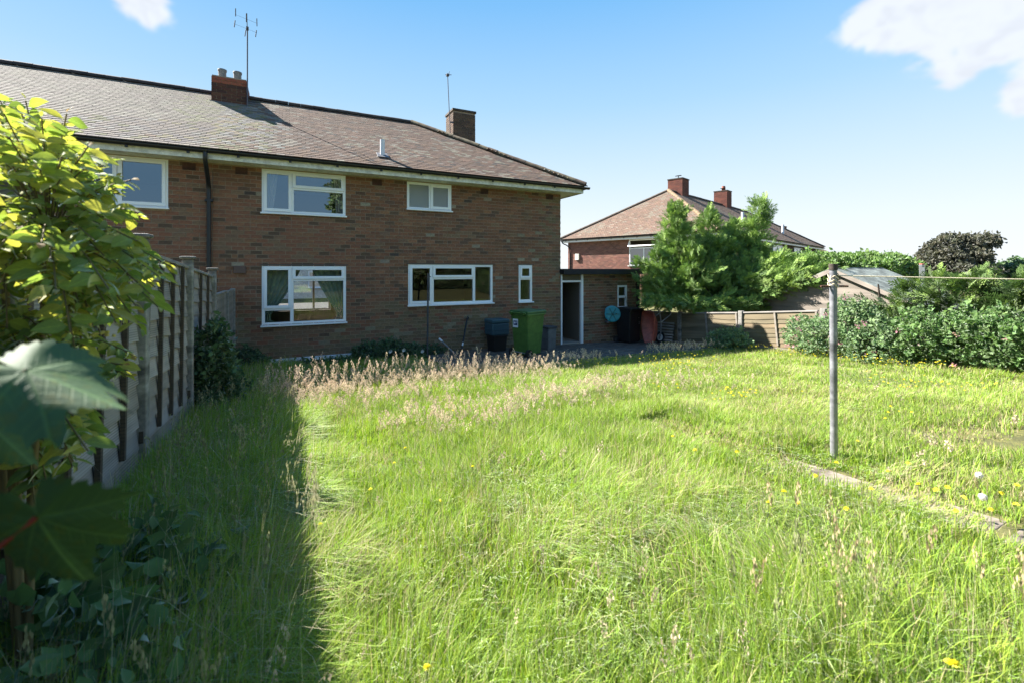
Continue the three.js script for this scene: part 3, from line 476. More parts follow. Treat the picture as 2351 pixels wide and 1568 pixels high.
{
  const zs = [-0.55, 1.3, 3.28, 5.25], fb = (z) => gy(10.32, z) + 0.02;
  for (let k = 0; k < 3; k++) lapPanel(lowFence, { z0: zs[k] - 3.2, z1: zs[k + 1] - 3.2, h: 0.86, yb0: fb(zs[k]), yb1: fb(zs[k + 1]), mats: M.boardLow, seed: 300 + k * 5, battens: 2, boards: 7, gravel: 0.1, sink: 0.12, cap: M.board[0], side: -1, frame: M.board[3] });
  for (const z of zs) { const y = gy(10.32, z) - 0.1, t = fb(z) + 0.93; part('post', rbox(0.11, t - y, 0.11, 0.012, 1).translate(0, (t + y) / 2, z - 3.2), M.post, lowFence); }
}

// ---------------------------------------------------------------- foliage builders
function leafGeo(len, wid, { fold = 0.25, droop = 0.2, rows = 4, tip = 1.6, wave = 0, c } = {}) {   // leaf along +y, facing +z
  const pos = [], uv = [], idx = [];
  for (let j = 0; j <= rows; j++) {
    const v = j / rows, w = wid * Math.pow(Math.sin(Math.PI * Math.pow(v, 0.85 / (tip * 0.62))), 0.85) * 0.5 + (j === 0 || j === rows ? 0.0004 : 0), y = len * v, z = -droop * len * v * v;
    pos.push(-w, y, z + fold * w + wave * Math.sin(v * 9) * wid, 0, y, z, w, y, z + fold * w - wave * Math.sin(v * 9 + 1) * wid); uv.push(0, v, 0.5, v, 1, v);
    if (j) { const a = (j - 1) * 3; idx.push(a, a + 1, a + 3, a + 1, a + 4, a + 3, a + 1, a + 2, a + 4, a + 2, a + 5, a + 4); }
  }
  const g = new THREE.BufferGeometry(); g.setAttribute('position', new THREE.Float32BufferAttribute(pos, 3)); g.setAttribute('uv', new THREE.Float32BufferAttribute(uv, 2)); g.setIndex(idx); g.computeVertexNormals();
  if (c) paintAll(g, c); return g;
}
function paintAll(g, c) { const n = g.attributes.position.count, a = new Float32Array(n * 3); for (let i = 0; i < n; i++) { a[i * 3] = c[0]; a[i * 3 + 1] = c[1]; a[i * 3 + 2] = c[2]; } g.setAttribute('color', new THREE.BufferAttribute(a, 3)); return g; }
const xf = (g, p, q, s = 1) => g.applyMatrix4(new THREE.Matrix4().compose(p, q, V3(s, s, s)));
function randDir(R) { const z = R() * 2 - 1, a = R() * Math.PI * 2, r = Math.sqrt(1 - z * z); return V3(r * Math.cos(a), z, r * Math.sin(a)); }
function leafCluster(seed, n, len, wid, spread, o = {}) {                // a twig end with n leaves pointing outwards along +y
  const R = rngOf(seed), l = [];
  for (let k = 0; k < n; k++) {
    const d = randDir(R); d.y = d.y * 0.6 + 0.55; d.normalize(); const s = 0.7 + R() * 0.6, j = 0.8 + R() * 0.4;
    l.push(xf(leafGeo(len * s, wid * s, { fold: 0.3, droop: 0.15 + R() * 0.3, rows: 3, c: [j, j * (0.95 + R() * 0.1), j * (0.85 + R() * 0.3)], ...o }), randDir(R).multiplyScalar(spread * R()).add(V3(0, spread * 0.4, 0)), aim(d, R() * 6.28)));
  }
  return merge(l);
}
function conifSpray(seed, len) {                                         // flat feathery spray along +y
  const R = rngOf(seed), pos = [], idx = [], col = [];
  const blade = (a, d, l, w, n) => { const s = d.clone().cross(n).normalize().multiplyScalar(w), m = a.clone().addScaledVector(d, l * 0.45), e = a.clone().addScaledVector(d, l), k = pos.length / 3, j = 0.75 + R() * 0.5; for (const v of [a, m.clone().add(s), e, m.clone().sub(s)]) { pos.push(v.x, v.y, v.z); col.push(j, j, j * 0.9); } idx.push(k, k + 1, k + 2, k, k + 2, k + 3); };
  const N = V3(0, 0.25, 1).normalize();
  for (let b = 0; b < 3; b++) {
    const ax = V3((b - 1) * 0.5 + (R() - 0.5) * 0.3, 1, (R() - 0.5) * 0.5).normalize(), L = len * (b === 1 ? 1 : 0.7), o = V3(0, b === 1 ? 0 : len * 0.12, 0);
    for (let k = 0; k < 7; k++) { const t = 0.12 + k * 0.12, a = o.clone().addScaledVector(ax, L * t); a.z -= 0.12 * L * t * t; for (const s of [-1, 1]) { const d = ax.clone().addScaledVector(V3(s, 0, (R() - 0.5) * 0.9), 0.85 + R() * 0.3).normalize(); blade(a, d, L * (0.42 - 0.3 * t) * (0.8 + R() * 0.4), L * 0.035, N); } }
    blade(o.clone().addScaledVector(ax, L * 0.6), ax, L * 0.45, L * 0.03, N);
  }
  const g = new THREE.BufferGeometry(); g.setAttribute('position', new THREE.Float32BufferAttribute(pos, 3)); g.setAttribute('color', new THREE.Float32BufferAttribute(col, 3)); g.setAttribute('uv', new THREE.Float32BufferAttribute(new Float32Array(pos.length / 3 * 2), 2)); g.setIndex(idx); g.computeVertexNormals(); return g;
}
// points through the shell of a set of lumpy blobs [centre, radii], with outward directions
function blobPoints(R, blobs, n, { inner = 0.55, up = 0.25, jag = 0.35 } = {}) {
  const tot = blobs.reduce((s, [, r]) => s + r.x * r.y + r.y * r.z + r.x * r.z, 0), out = [];
  for (const [c, r] of blobs) {
    const m = Math.round(n * (r.x * r.y + r.y * r.z + r.x * r.z) / tot);
    for (let k = 0; k < m; k++) { const d = randDir(R), j = 1 + jag * (fbm(d.x * 3 + c.x * 2 + 50, d.y * 3 + d.z * 2 + 50, 3) - 0.5) * 2, t = (inner + (1 - inner) * Math.sqrt(R())) * j; out.push([V3(c.x + d.x * r.x * t, c.y + d.y * r.y * t, c.z + d.z * r.z * t), d.clone().add(V3(0, up, 0)).normalize()]); }
  }
  return out;
}
function foliage(name, parent, geos, mat, pts, R, size, tint, dark = 0) {
  const per = geos.map(() => []);
  for (const [p, d] of pts) { const k = Math.floor(R() * geos.length), c = tint(R, p); per[k].push({ p, q: aim(d.clone().add(randDir(R).multiplyScalar(0.55)).normalize(), R() * 6.28), s: size * (0.65 + R() * 0.7), c }); }
  per.forEach((l, k) => l.length && inst(name, geos[k], mat, l, parent));
}
const vl = (c, o) => leafMat([1, 1, 1], { vertexColors: true, ...o });
const LEAFM = vl(), CONM = leafMat([1, 1, 1], { vertexColors: true, transmission: 0.25, roughness: 0.95 });
const sprays = [conifSpray(1, 0.3), conifSpray(2, 0.3), conifSpray(3, 0.34)];
const tintOf = (c, v = 0.3) => (R) => { const j = 1 - v / 2 + R() * v; return lin(c[0] * j * (0.9 + R() * 0.2), c[1] * j, c[2] * j); };
const limb = (a, b, r, r2) => tube([a, a.clone().lerp(b, 0.4).add(V3(0, 0.05 * a.distanceTo(b), 0)), b], r, 6, 6);

// big conifer behind the low fence
{
  const base = V3(12.35, gy(12.35, 1.45) - 0.05, 1.45), t = thing('conifer_tree', 'large spreading green conifer leaning over the low fence', 'tree', base.toArray()), R = rngOf(501);
  const K = 1.1, L = (x, y, Z) => at(x, y, Z * K).sub(base), B = (x, y, Z, rx, ry, rz) => [L(x, y, Z), V3(rx, ry, rz ?? rx).multiplyScalar(K)];
  part('trunk', merge([bar(V3(0, 0, 0), V3(0.05, 1.2, 0.05), 0.16, 10, 0.12), bar(V3(0.05, 1.1, 0.05), L(1560, 560, 12.6), 0.09, 8, 0.03), bar(V3(0.05, 1.1, 0.05), L(1700, 540, 12.8), 0.1, 8, 0.03), bar(V3(0, 0.9, 0), L(1520, 660, 12.3), 0.07, 8, 0.03), bar(V3(0.05, 1.2, 0.05), L(1830, 650, 12.2), 0.07, 8, 0.02), bar(V3(0, 0.6, 0), L(1620, 660, 11.9), 0.07, 8, 0.02)].map((g) => uvm(g))), M.bark, t);
  const pts = [], axes = [[1572, 690, 12.5, 1550, 482, 12.5, 0.95, 90], [1628, 690, 12.6, 1632, 497, 12.7, 0.95, 90], [1695, 690, 12.8, 1750, 468, 12.9, 1.05, 100], [1660, 690, 12.6, 1690, 515, 12.8, 0.8, 60], [1530, 700, 12.4, 1512, 590, 12.4, 0.75, 50], [1600, 705, 12.0, 1590, 575, 12.1, 0.85, 60], [1690, 705, 12.2, 1720, 590, 12.3, 0.8, 60]];
  for (const [x0, y0, z0, x1, y1, z1, R0, n] of axes) {
    const a = L(x0, y0, z0), e = L(x1, y1, z1), H = e.y - a.y;
    for (let k = 0; k < n; k++) {
      const t = Math.pow(R(), 0.9), o = a.clone().lerp(e, t), az = R() * 6.28, el = 0.2 + 0.7 * t + R() * 0.3, len = R0 * K * (0.14 + 0.95 * Math.pow(1 - t, 0.75)) * (0.6 + R() * 0.6), d = V3(Math.cos(az) * Math.cos(el), Math.sin(el), Math.sin(az) * Math.cos(el));
      const m = Math.max(3, Math.round(len / 0.075));
      for (let j = 0; j < m; j++) { const u = 0.25 + 0.75 * j / m, p = o.clone().addScaledVector(d, len * u).add(V3((R() - 0.5) * 0.16, -0.14 * len * u * u + (R() - 0.5) * 0.12, (R() - 0.5) * 0.16)); pts.push([p, d.clone().add(V3(0, 0.15, 0)).normalize()]); }
    }
    for (let k = 0; k < 6; k++) pts.push([e.clone().add(V3((R() - 0.5) * 0.06, -k * 0.08, (R() - 0.5) * 0.06)), V3((R() - 0.5) * 0.3, 1, (R() - 0.5) * 0.3).normalize()]);
  }
  const arm = (x0, y0, z0, x1, y1, z1, n, sag) => { const a = L(x0, y0, z0), e = L(x1, y1, z1), d = e.clone().sub(a).normalize(); for (let k = 0; k < n; k++) { const t = R(), p = a.clone().lerp(e, t); p.y += (R() - 0.75) * sag * (1 - t * 0.6); p.x += (R() - 0.5) * 0.3; p.z += (R() - 0.5) * 0.4; pts.push([p, d.clone().add(V3((R() - 0.5) * 0.7, (R() - 0.3) * 0.5, (R() - 0.5) * 0.7)).normalize()]); } };
  arm(1700, 650, 11.8, 1900, 622, 10.4, 620, 0.75); arm(1640, 700, 12, 1790, 700, 11.6, 260, 0.6); arm(1600, 690, 11.6, 1490, 690, 11.4, 220, 0.32); arm(1620, 695, 11.6, 1720, 695, 11.4, 240, 0.32); arm(1720, 640, 12, 1850, 600, 11.2, 260, 0.5);
  for (const q of blobPoints(R, [B(1580, 650, 12.6, 0.7, 0.75, 0.7), B(1640, 645, 12.7, 0.75, 0.8, 0.75), B(1705, 640, 12.8, 0.75, 0.8, 0.75), B(1540, 670, 12.4, 0.6, 0.45, 0.6), B(1720, 600, 12.9, 0.5, 0.6, 0.5), B(1620, 600, 12.7, 0.5, 0.6, 0.5), B(1562, 600, 12.5, 0.4, 0.6, 0.4)], 2600, { inner: 0.3, up: 0.4, jag: 0.5 })) pts.push(q);
  arm(1720, 640, 12, 1800, 590, 11.6, 150, 0.5); arm(1560, 640, 12.2, 1470, 600, 12, 130, 0.45); arm(1550, 670, 12, 1475, 640, 11.8, 130, 0.5); arm(1580, 690, 11.7, 1640, 705, 11.4, 160, 0.3);
  foliage('crown', t, sprays, CONM, pts, R, 0.95, (R) => { const y = R(); return lin(mix(0.13, 0.29, y * y), mix(0.23, 0.42, y * y), mix(0.05, 0.08, y)); });
}
// hedges and shrubs along the boundary on the right
function hedge(name, label, category, pos, blobs, n, geos, mat, size, tint, seed, stems, group) {
  const t = thing(name, label, category, pos, 0, group), R = rngOf(seed), o = V3(...pos);
  const lb = blobs.map(([x, y, z, rx, ry, rz]) => [V3(x, y, z).sub(o), V3(rx, ry, rz)]);
  foliage('foliage', t, geos, mat, blobPoints(R, lb, n, { up: 0.3, jag: 0.4 }), R, size, tint);
  if (stems) part('stems', merge(lb.filter((_, i) => i % 2 === 0).map(([c]) => uvm(bar(V3(c.x * 0.6, gy(pos[0], pos[2]) - pos[1] - 0.05, c.z), V3(c.x, c.y, c.z), 0.03, 6, 0.012)))), M.bark, t);
  return t;
}
{
  const R = rngOf(510), o = V3(11, gy(11, 9), 9), t = thing('conifer_hedge', 'dark green conifer hedge along the garden boundary, beyond the washing post', 'hedge', o.toArray()), pts = [], stems = [];
  for (let z = 6.0; z < 13.6; z += 0.5) stems.push(uvm(bar(V3(11.15, gy(11.15, z) - 0.05, z).sub(o), V3(11.1 + (R() - 0.5) * 0.2, 1.7, z + (R() - 0.5) * 0.3).sub(o), 0.045, 7, 0.015)));
  for (let k = 0; k < 620; k++) {
    const z = 5.9 + R() * 7.7, h = 0.35 + R() * 1.25 * sstep(5.7, 6.6, z), a = V3(11.1, h + gy(11, z) * 0.5, z), out = R() < 0.7 ? -1 : 1, el = 0.1 + R() * 0.5, d = V3(out * (0.6 + R() * 0.5), el, (R() - 0.5) * 1.5).normalize(), len = (0.35 + R() * 0.55) * mix(1, 0.7, h / 1.6), m = Math.round(len / 0.07);
    for (let j = 0; j < m; j++) { const u = 0.15 + 0.85 * j / m; pts.push([a.clone().addScaledVector(d, len * u).add(V3((R() - 0.5) * 0.14, -0.12 * u * u + (R() - 0.5) * 0.1, (R() - 0.5) * 0.14)).sub(o), d.clone().add(V3(0, 0.1, 0)).normalize()]); }
  }
  stems.forEach((g) => part('stem', g, M.bark, t));
  foliage('foliage', t, sprays, CONM, pts, R, 1.0, (R) => { const y = R(); return lin(mix(0.07, 0.2, y * y), mix(0.13, 0.3, y * y), mix(0.035, 0.05, y)); });
}
const smallLeaf = [leafCluster(1, 12, 0.05, 0.028, 0.07), leafCluster(2, 12, 0.05, 0.028, 0.07), leafCluster(3, 10, 0.045, 0.03, 0.06)];
const midLeaf = [leafCluster(4, 12, 0.09, 0.055, 0.13), leafCluster(5, 12, 0.09, 0.055, 0.13)];
const bigLeaf = [leafCluster(6, 14, 0.16, 0.11, 0.3), leafCluster(7, 14, 0.16, 0.11, 0.3)];
{
  const R = rngOf(520), blobs = [];
  for (let z = 7.1; z < 13; z += 0.5) blobs.push([10.0 - 0.1 * R(), 0.42 + gy(10, z) * 0.9 + 0.12 * R(), z, 0.38, 0.42 + 0.12 * R(), 0.42]);
  const t = hedge('flowering_shrub', 'leafy green shrub with pink blossom in front of the conifer hedge', 'shrub', [9.95, gy(9.95, 9), 9], blobs, 5200, smallLeaf, LEAFM, 1.15, tintOf([0.125, 0.225, 0.055], 0.7), 521, true);
  const fl = leafCluster(31, 9, 0.03, 0.02, 0.05), list = [], o = V3(9.95, gy(9.95, 9), 9);
  for (let k = 0; k < 34; k++) { const b = blobs[Math.floor(R() * blobs.length)], d = randDir(R); d.x = -Math.abs(d.x); list.push({ p: V3(b[0] + d.x * 0.44, b[1] + d.y * 0.42, b[2] + d.z * 0.42).sub(o), q: aim(d), s: 1.1 + R() * 0.6, c: lin(0.6, 0.26 + R() * 0.15, 0.34) }); }
  inst('blossom', fl, LEAFM, list, t);
  const b2 = [[9.75, 0.6, 5.6, 0.5, 0.42, 0.5], [9.95, 0.85, 6.1, 0.45, 0.5, 0.45], [9.7, 0.55, 6.5, 0.5, 0.45, 0.5], [9.9, 1.05, 5.9, 0.3, 0.35, 0.3], [9.85, 0.62, 5.1, 0.35, 0.32, 0.35]];
  const t2 = hedge('flowering_shrub', 'grey-green shrub with pink blossom at the end of the low fence', 'shrub', [9.8, gy(9.8, 5.8), 5.8], b2, 1500, smallLeaf, LEAFM, 1.1, tintOf([0.17, 0.27, 0.1], 0.6), 522, true);
  const l2 = []; for (let k = 0; k < 26; k++) { const b = b2[Math.floor(R() * b2.length)], d = randDir(R); d.x = -Math.abs(d.x); l2.push({ p: V3(b[0] + d.x * b[3], b[1] + d.y * b[4], b[2] + d.z * b[5]).sub(t2.position), q: aim(d), s: 1 + R() * 0.5, c: lin(0.6, 0.3, 0.36) }); }
  inst('blossom', fl, LEAFM, l2, t2);
  hedge('weedy_bush', 'small leafy bush growing at the foot of the low fence', 'bush', [9.9, gy(9.9, 3.3), 3.3], [[9.9, 0.2, 3.1, 0.35, 0.26, 0.35], [9.75, 0.18, 3.6, 0.32, 0.22, 0.32], [9.95, 0.3, 3.4, 0.22, 0.25, 0.22]], 420, smallLeaf, LEAFM, 1.1, tintOf([0.16, 0.26, 0.09], 0.5), 523, true);
  hedge('weedy_bush', 'dark leafy bush climbing the lap fence beside a concrete post', 'bush', [-0.85, gy(-0.85, 4.2), 4.2], [[-0.82, 0.5, 4.2, 0.2, 0.45, 0.35], [-0.84, 1.0, 4.3, 0.16, 0.35, 0.26], [-0.8, 0.3, 3.7, 0.24, 0.3, 0.3]], 620, smallLeaf, LEAFM, 1.15, tintOf([0.07, 0.14, 0.045], 0.5), 524, true);
  const wallPlants = [[-0.75, 0.1, 0.55, 0.35, 0.3, 0.3], [0.2, -0.02, 0.6, 0.4, 0.08, 0.2], [0.9, -0.02, 0.6, 0.35, 0.08, 0.2], [1.6, 0.1, 0.42, 0.3, 0.2, 0.25], [2.05, 0.14, 0.4, 0.3, 0.24, 0.25], [2.5, 0.08, 0.5, 0.3, 0.15, 0.25], [3.1, 0.0, 0.25, 0.3, 0.12, 0.15]];
  const wp = hedge('creeping_weeds', 'dark trailing weeds with white flowers along the foot of the house wall', 'weeds', [1, gy(1, 0.5), 0.5], wallPlants, 1300, smallLeaf, LEAFM, 1.15, tintOf([0.06, 0.125, 0.04], 0.5), 525, false);
  for (const [x, y, z] of [[2.02, 0.2, 0.72], [2.32, 0.2, 0.7], [2.75, 0.14, 0.7]]) { const m = part('flower', new THREE.ConeGeometry(0.045, 0.05, 10, 1, true), leafMat([0.8, 0.8, 0.78], { transmission: 0.3 }), wp); m.position.set(x - 1, y - wp.position.y, z - 0.5); m.rotation.set(-1.3, 0, 0.2); }
}

// ---------------------------------------------------------------- the neighbouring terrace, sheds and far things
{
  const th = 0.3236, origin = V3(20.6, 0, -5.66), t = thing('neighbour_house', 'red brick hip-roofed terrace behind the conifer', 'house', origin.toArray(), th), E = 4.1, Rg = 7.55, DP = 10.85, LN = 26.5, a = DP / 2, ov = 0.4;
  const camL = CAMP.clone().sub(origin).applyAxisAngle(UP, -th);
  const red = [[0.5, [0.27, 0.12, 0.09]], [0.3, [0.2, 0.095, 0.075]], [0.2, [0.31, 0.15, 0.11]]];
  const lw = part('end_wall', (() => { const s = rectPath(THREE.Shape, 0, -0.8, DP - 2 * ov, E - 0.1); s.holes.push(rectPath(THREE.Path, DP - 2 * ov - 5.2, 2.27, DP - 2 * ov - 3.2, 3.9)); return uvm(new THREE.ExtrudeGeometry(s, { depth: 0.2, bevelEnabled: false })).rotateY(-Math.PI / 2).translate(ov + 0.206, 0, -DP + ov); })(), std([0.34, 0.24, 0.19]), t);
  layBricks(lw, { o: V3(ov, 0, -DP + ov), e: EZ, n: V3(-1, 0, 0), len: DP - 2 * ov, y0: -0.6, y1: E - 0.12, holes: [[DP - 2 * ov - 5.2, DP - 2 * ov - 3.2, 2.27, 3.9]], color: (u, y, R) => pick(R, red), singles: 300, seed: 71, cam: camL.clone().add(V3(0, 12, 0)) });
  const gw = grp('window', t); gw.position.set(ov + 0.06, 2.27, -5.2 - ov); gw.rotation.y = -Math.PI / 2; gw.userData.label = 'white window with top light propped open';
  const fr = rectPath(THREE.Shape, -2.0, 0, 0, 1.63); fr.holes.push(rectPath(THREE.Path, -1.94, 0.06, -1.03, 1.05), rectPath(THREE.Path, -0.97, 0.06, -0.06, 1.05), rectPath(THREE.Path, -1.94, 1.11, -0.06, 1.57));
  gw.position.z = -3.2 - ov; { const m = part('frame', uvm(new THREE.ExtrudeGeometry(fr, { depth: 0.06, bevelEnabled: false })), M.pvc, gw); m.scale.x = 1; }
  part('pane', new THREE.PlaneGeometry(1.9, 1).translate(-1, 0.55, 0.03), M.glass, gw); part('sill', box(-2.05, 0.05, -0.05, -0.002, 0, 0.16), M.pvc, gw);
  const v = rectPath(THREE.Shape, -1.97, -0.5, -0.03, 0); v.holes.push(rectPath(THREE.Path, -1.9, -0.43, -0.1, -0.07)); const ve = part('top_light', uvm(new THREE.ExtrudeGeometry(v, { depth: 0.05, bevelEnabled: false })), M.pvc, gw); ve.position.set(0, 1.6, 0.05); ve.rotation.x = -0.5;
  part('long_wall', box(ov + 0.22, LN - ov, -0.8, E - 0.1, -ov - 0.2, -ov), std([0.15, 0.07, 0.05], { map: T.blotch }), t);
  part('room_back', box(ov + 0.4, LN - ov, -0.8, E - 0.1, -DP + ov, -DP + ov + 0.2), M.dark, t); part('room_wall', box(2.5, 2.6, -0.8, E - 0.1, -DP + ov + 0.2, -ov - 0.22), M.dark, t);
  for (const [x0, x1, y0, y1] of [[11.2, 13.6, 2.6, 3.8], [17, 19, 2.6, 3.8], [3.5, 6, 2.5, 3.75]]) { const w = makeWindow(t, { x0, x1, y0, y1, z: -ov + 0.02, cells: [[0, 0.5, 0, 1], [0.5, 1, 0, 1]], ox: 0.09, mull: 0.06 }); part('net_curtain', box(0.1, x1 - x0 - 0.1, 0.1, y1 - y0 - 0.1, -0.012, -0.004), std([0.6, 0.62, 0.62]), w); }
  for (const [n, g] of [['fascia', box(0.05, 0.09, E - 0.2, E - 0.02, -DP + 0.05, -0.05)], ['fascia', box(0.092, LN - 0.05, E - 0.2, E - 0.02, -0.09, -0.05)], ['soffit', box(0.1, ov, E - 0.2, E - 0.18, -DP + 0.1, -0.1)], ['soffit', box(ov + 0.002, LN - 0.1, E - 0.2, E - 0.18, -ov, -0.1)]]) part(n, g, M.pvc, t);
  gutterRun(t, V3(0.0, E - 0.03, -DP), V3(0.0, E - 0.03, 0), EX); gutterRun(t, V3(0, E - 0.03, 0.02), V3(LN, E - 0.03, 0.02), EZ);
  part('downpipe', tube([V3(0.0, E - 0.08, -DP + 0.15), V3(0.05, E - 0.25, -DP + 0.2), V3(ov - 0.06, E - 0.7, -DP + ov + 0.2), V3(ov - 0.06, 1, -DP + ov + 0.2), V3(ov - 0.06, -0.5, -DP + ov + 0.2)], 0.04, 30, 8), M.blackPlastic, t);
  part('alarm_box', rbox(0.12, 0.42, 0.32, 0.02, 1).translate(ov - 0.06, 2.88, -9.6), std([0.7, 0.68, 0.6]), t);
  const A = V3(0, E, 0), B = V3(0, E, -DP), Cc = V3(LN, E, 0), Dd = V3(LN, E, -DP), P = V3(a, Rg, -a), Q = V3(LN - a, Rg, -a), g = new THREE.BufferGeometry();
  g.setAttribute('position', new THREE.Float32BufferAttribute([A, P, B, A, Cc, Q, A, Q, P, Cc, Dd, Q, B, P, Q, B, Q, Dd].flatMap((q) => q.toArray()), 3)); g.computeVertexNormals();
  const roof = part('roof', uvm(g), std([0.15, 0.1, 0.08], { map: T.blotch, side: THREE.DoubleSide }), t), sl = Math.hypot(a, Rg - E);
  const pal = [[0.5, [0.235, 0.15, 0.105]], [0.25, [0.2, 0.135, 0.098]], [0.2, [0.27, 0.165, 0.115]], [0.05, [0.3, 0.25, 0.19]]];
  const pl = (p) => (u, tt, R) => pick(R, R() < sstep(0.48, 0.62, fbm(u * 0.5 + 3, tt * 0.7, 3)) * 0.6 ? [[1, [0.25, 0.2, 0.15]]] : p);
  layTiles(roof, { o: V3(0, E + 0.02, -DP), e: EZ, up: V3(a, Rg - E, 0).normalize(), len: DP, rise: sl, tl: a / sl, tr: a / sl, color: pl(pal), seed: 81, w: 0.17 });
  layTiles(roof, { o: V3(0, E + 0.02, 0), e: EX, up: V3(0, Rg - E, -a).normalize(), len: LN, rise: sl, tl: a / sl, tr: a / sl, color: pl(pal), seed: 82, w: 0.17, gauge: 0.13 });
  const hm = [std([0.36, 0.24, 0.13], { map: T.blotch }), std([0.32, 0.22, 0.14], { map: T.blotch })], rm = [std([0.2, 0.15, 0.11], { map: T.blotch })];
  ridgeRun(roof, V3(0, E + 0.07, 0), P.clone().add(V3(0, 0.06, 0)), hm, 83, 0.15, 0.4); ridgeRun(roof, V3(0, E + 0.07, -DP), P.clone().add(V3(0, 0.06, 0)), rm, 84, 0.13, 0.4); ridgeRun(roof, P.clone().add(V3(0, 0.06, 0)), Q.clone().add(V3(0, 0.06, 0)), rm, 85, 0.13, 0.4); ridgeRun(roof, V3(LN, E + 0.07, 0), Q.clone().add(V3(0, 0.06, 0)), rm, 86, 0.13, 0.4);
  const chp = [[0.6, [0.16, 0.055, 0.04]], [0.4, [0.22, 0.075, 0.05]]];
  for (const [x, top, w] of [[7.1, 8.55, 0.55], [15.8, 8.75, 0.55]]) {
    const c = makeChimney(t, x - w, x + w, -a - 0.6, -a + 0.5, 6.9, top, chp, 90 + x | 0, null); part('cowl', merge([bar(V3(x - 0.1, top + 0.07, -a), V3(x - 0.1, top + 0.3, -a), 0.03, 6), new THREE.CylinderGeometry(0.22, 0.22, 0.05, 12).rotateZ(0.15).translate(x - 0.1, top + 0.32, -a)]), M.blackPlastic, c);
    part('flashing', box(x - w - 0.05, x + w + 0.05, 7.1, 7.3, -a + 0.505, -a + 0.53), M.lead, c);
  }
  part('chimney_pot', new THREE.CylinderGeometry(0.14, 0.17, 0.45, 12).translate(15.85, 9.05, -a), std([0.26, 0.08, 0.05]), t);
  for (const [x, z] of [[10, -2], [18, -1.4]]) part('vent_pipe', new THREE.CylinderGeometry(0.1, 0.1, 1.0, 10).translate(x, E + (Rg - E) * (-z / a) + 0.3, z), std([0.7, 0.7, 0.74]), t);
}
{ // far house with a pinkish roof, seen past the terrace
  const o = at(1900, 620, 46), t = thing('far_house', 'distant house with pinkish tiled roof past the end of the terrace', 'house', [o.x, 0, o.z], 0.3), g = new THREE.BufferGeometry(), e = 3.2, r = 5.5;
  part('wall', box(-3.2, 5, -1, e, -7, 0), std([0.25, 0.1, 0.07], { map: T.blotch }), t);
  const p = [[-3.8, e, 0.5], [5.6, e, 0.5], [3.4, r, -3.5], [-3.4, r, -3.5], [5.6, e, -7.5], [-3.8, e, -7.5]], tr = [0, 1, 2, 0, 2, 3, 1, 4, 2, 4, 5, 3, 4, 3, 2];
  g.setAttribute('position', new THREE.Float32BufferAttribute(tr.flatMap((i) => p[i]), 3)); g.computeVertexNormals();
  const roof = part('roof', uvm(g), std([0.32, 0.19, 0.16], { map: T.blotch, side: THREE.DoubleSide }), t);
  layTiles(roof, { o: V3(-3.8, e + 0.02, 0.5), e: EX, up: V3(0, r - e, -4).normalize(), len: 9.4, rise: 4.6, tr: 0.45, color: (u, y, R) => pick(R, [[1, [0.34, 0.2, 0.165]]]), seed: 88, w: 0.3, gauge: 0.2 });
  makeChimney(t, -3.6, -2.5, -4, -3, 5, 6.4, [[1, [0.3, 0.12, 0.08]]], 98, 'small red chimney');
}
{ // garden shed beyond the low fence
  const x0 = 12.2, L = 2.1, zc = 4.48, hw = 1.88, ap = 2.02, ev = 1.15, t = thing('garden_shed', 'weathered timber garden shed with felt roof beyond the low fence', 'shed', [x0, -0.1, zc]), R = rngOf(61), bh = 0.125;
  for (let y = 0; y < ap + 0.05; y += bh) {
    const half = (yy) => yy < ev + 0.1 ? hw : hw * (ap + 0.1 - yy) / (ap - ev), lo = half(y + 0.02), hi = Math.max(0.02, half(y + bh)); if (lo < 0.1) break;
    const s = new THREE.Shape(); s.moveTo(-lo, 0); s.lineTo(lo, 0); s.lineTo(hi, bh + 0.012); s.lineTo(-hi, bh + 0.012); s.closePath();
    const g = uvm(new THREE.ExtrudeGeometry(s, { depth: 0.016, bevelEnabled: false })), uv = g.attributes.uv; for (let i = 0; i < uv.count; i++) uv.setXY(i, uv.getX(i) * 0.5 + y * 3.1, uv.getY(i) * 1.5 + y * 7);
    const m = part('board', g, M.shedBoard[Math.floor(R() * 3)], t); m.rotation.y = -Math.PI / 2; m.rotateX(0.07); m.position.set(0, y, 0);
  }
  part('wall', box(0.03, L, 0, ev + 0.05, -hw + 0.02, hw - 0.02), std([0.1, 0.085, 0.07]), t);
  const felt = std([0.34, 0.38, 0.34], { map: T.blotch, bumpMap: T.gritBump, bumpScale: 0.004 }), ang = Math.atan((ap - ev) / hw), len = Math.hypot(hw, ap - ev) + 0.15;
  for (const s of [-1, 1]) { const r = part('roof_sheet', rbox(L + 0.3, 0.025, len, 0.008, 1), felt, t); r.rotation.x = s * ang; r.position.set(L / 2 - 0.0, (ap + ev) / 2 + 0.13 - 0.03, s * (hw / 2 + 0.04)); const f = part('barge_board', rbox(0.02, 0.1, len, 0.004, 1), M.shedBoard[2], t); f.rotation.x = s * ang; f.position.set(-0.14, (ap + ev) / 2 + 0.05, s * (hw / 2 + 0.04)); }
}
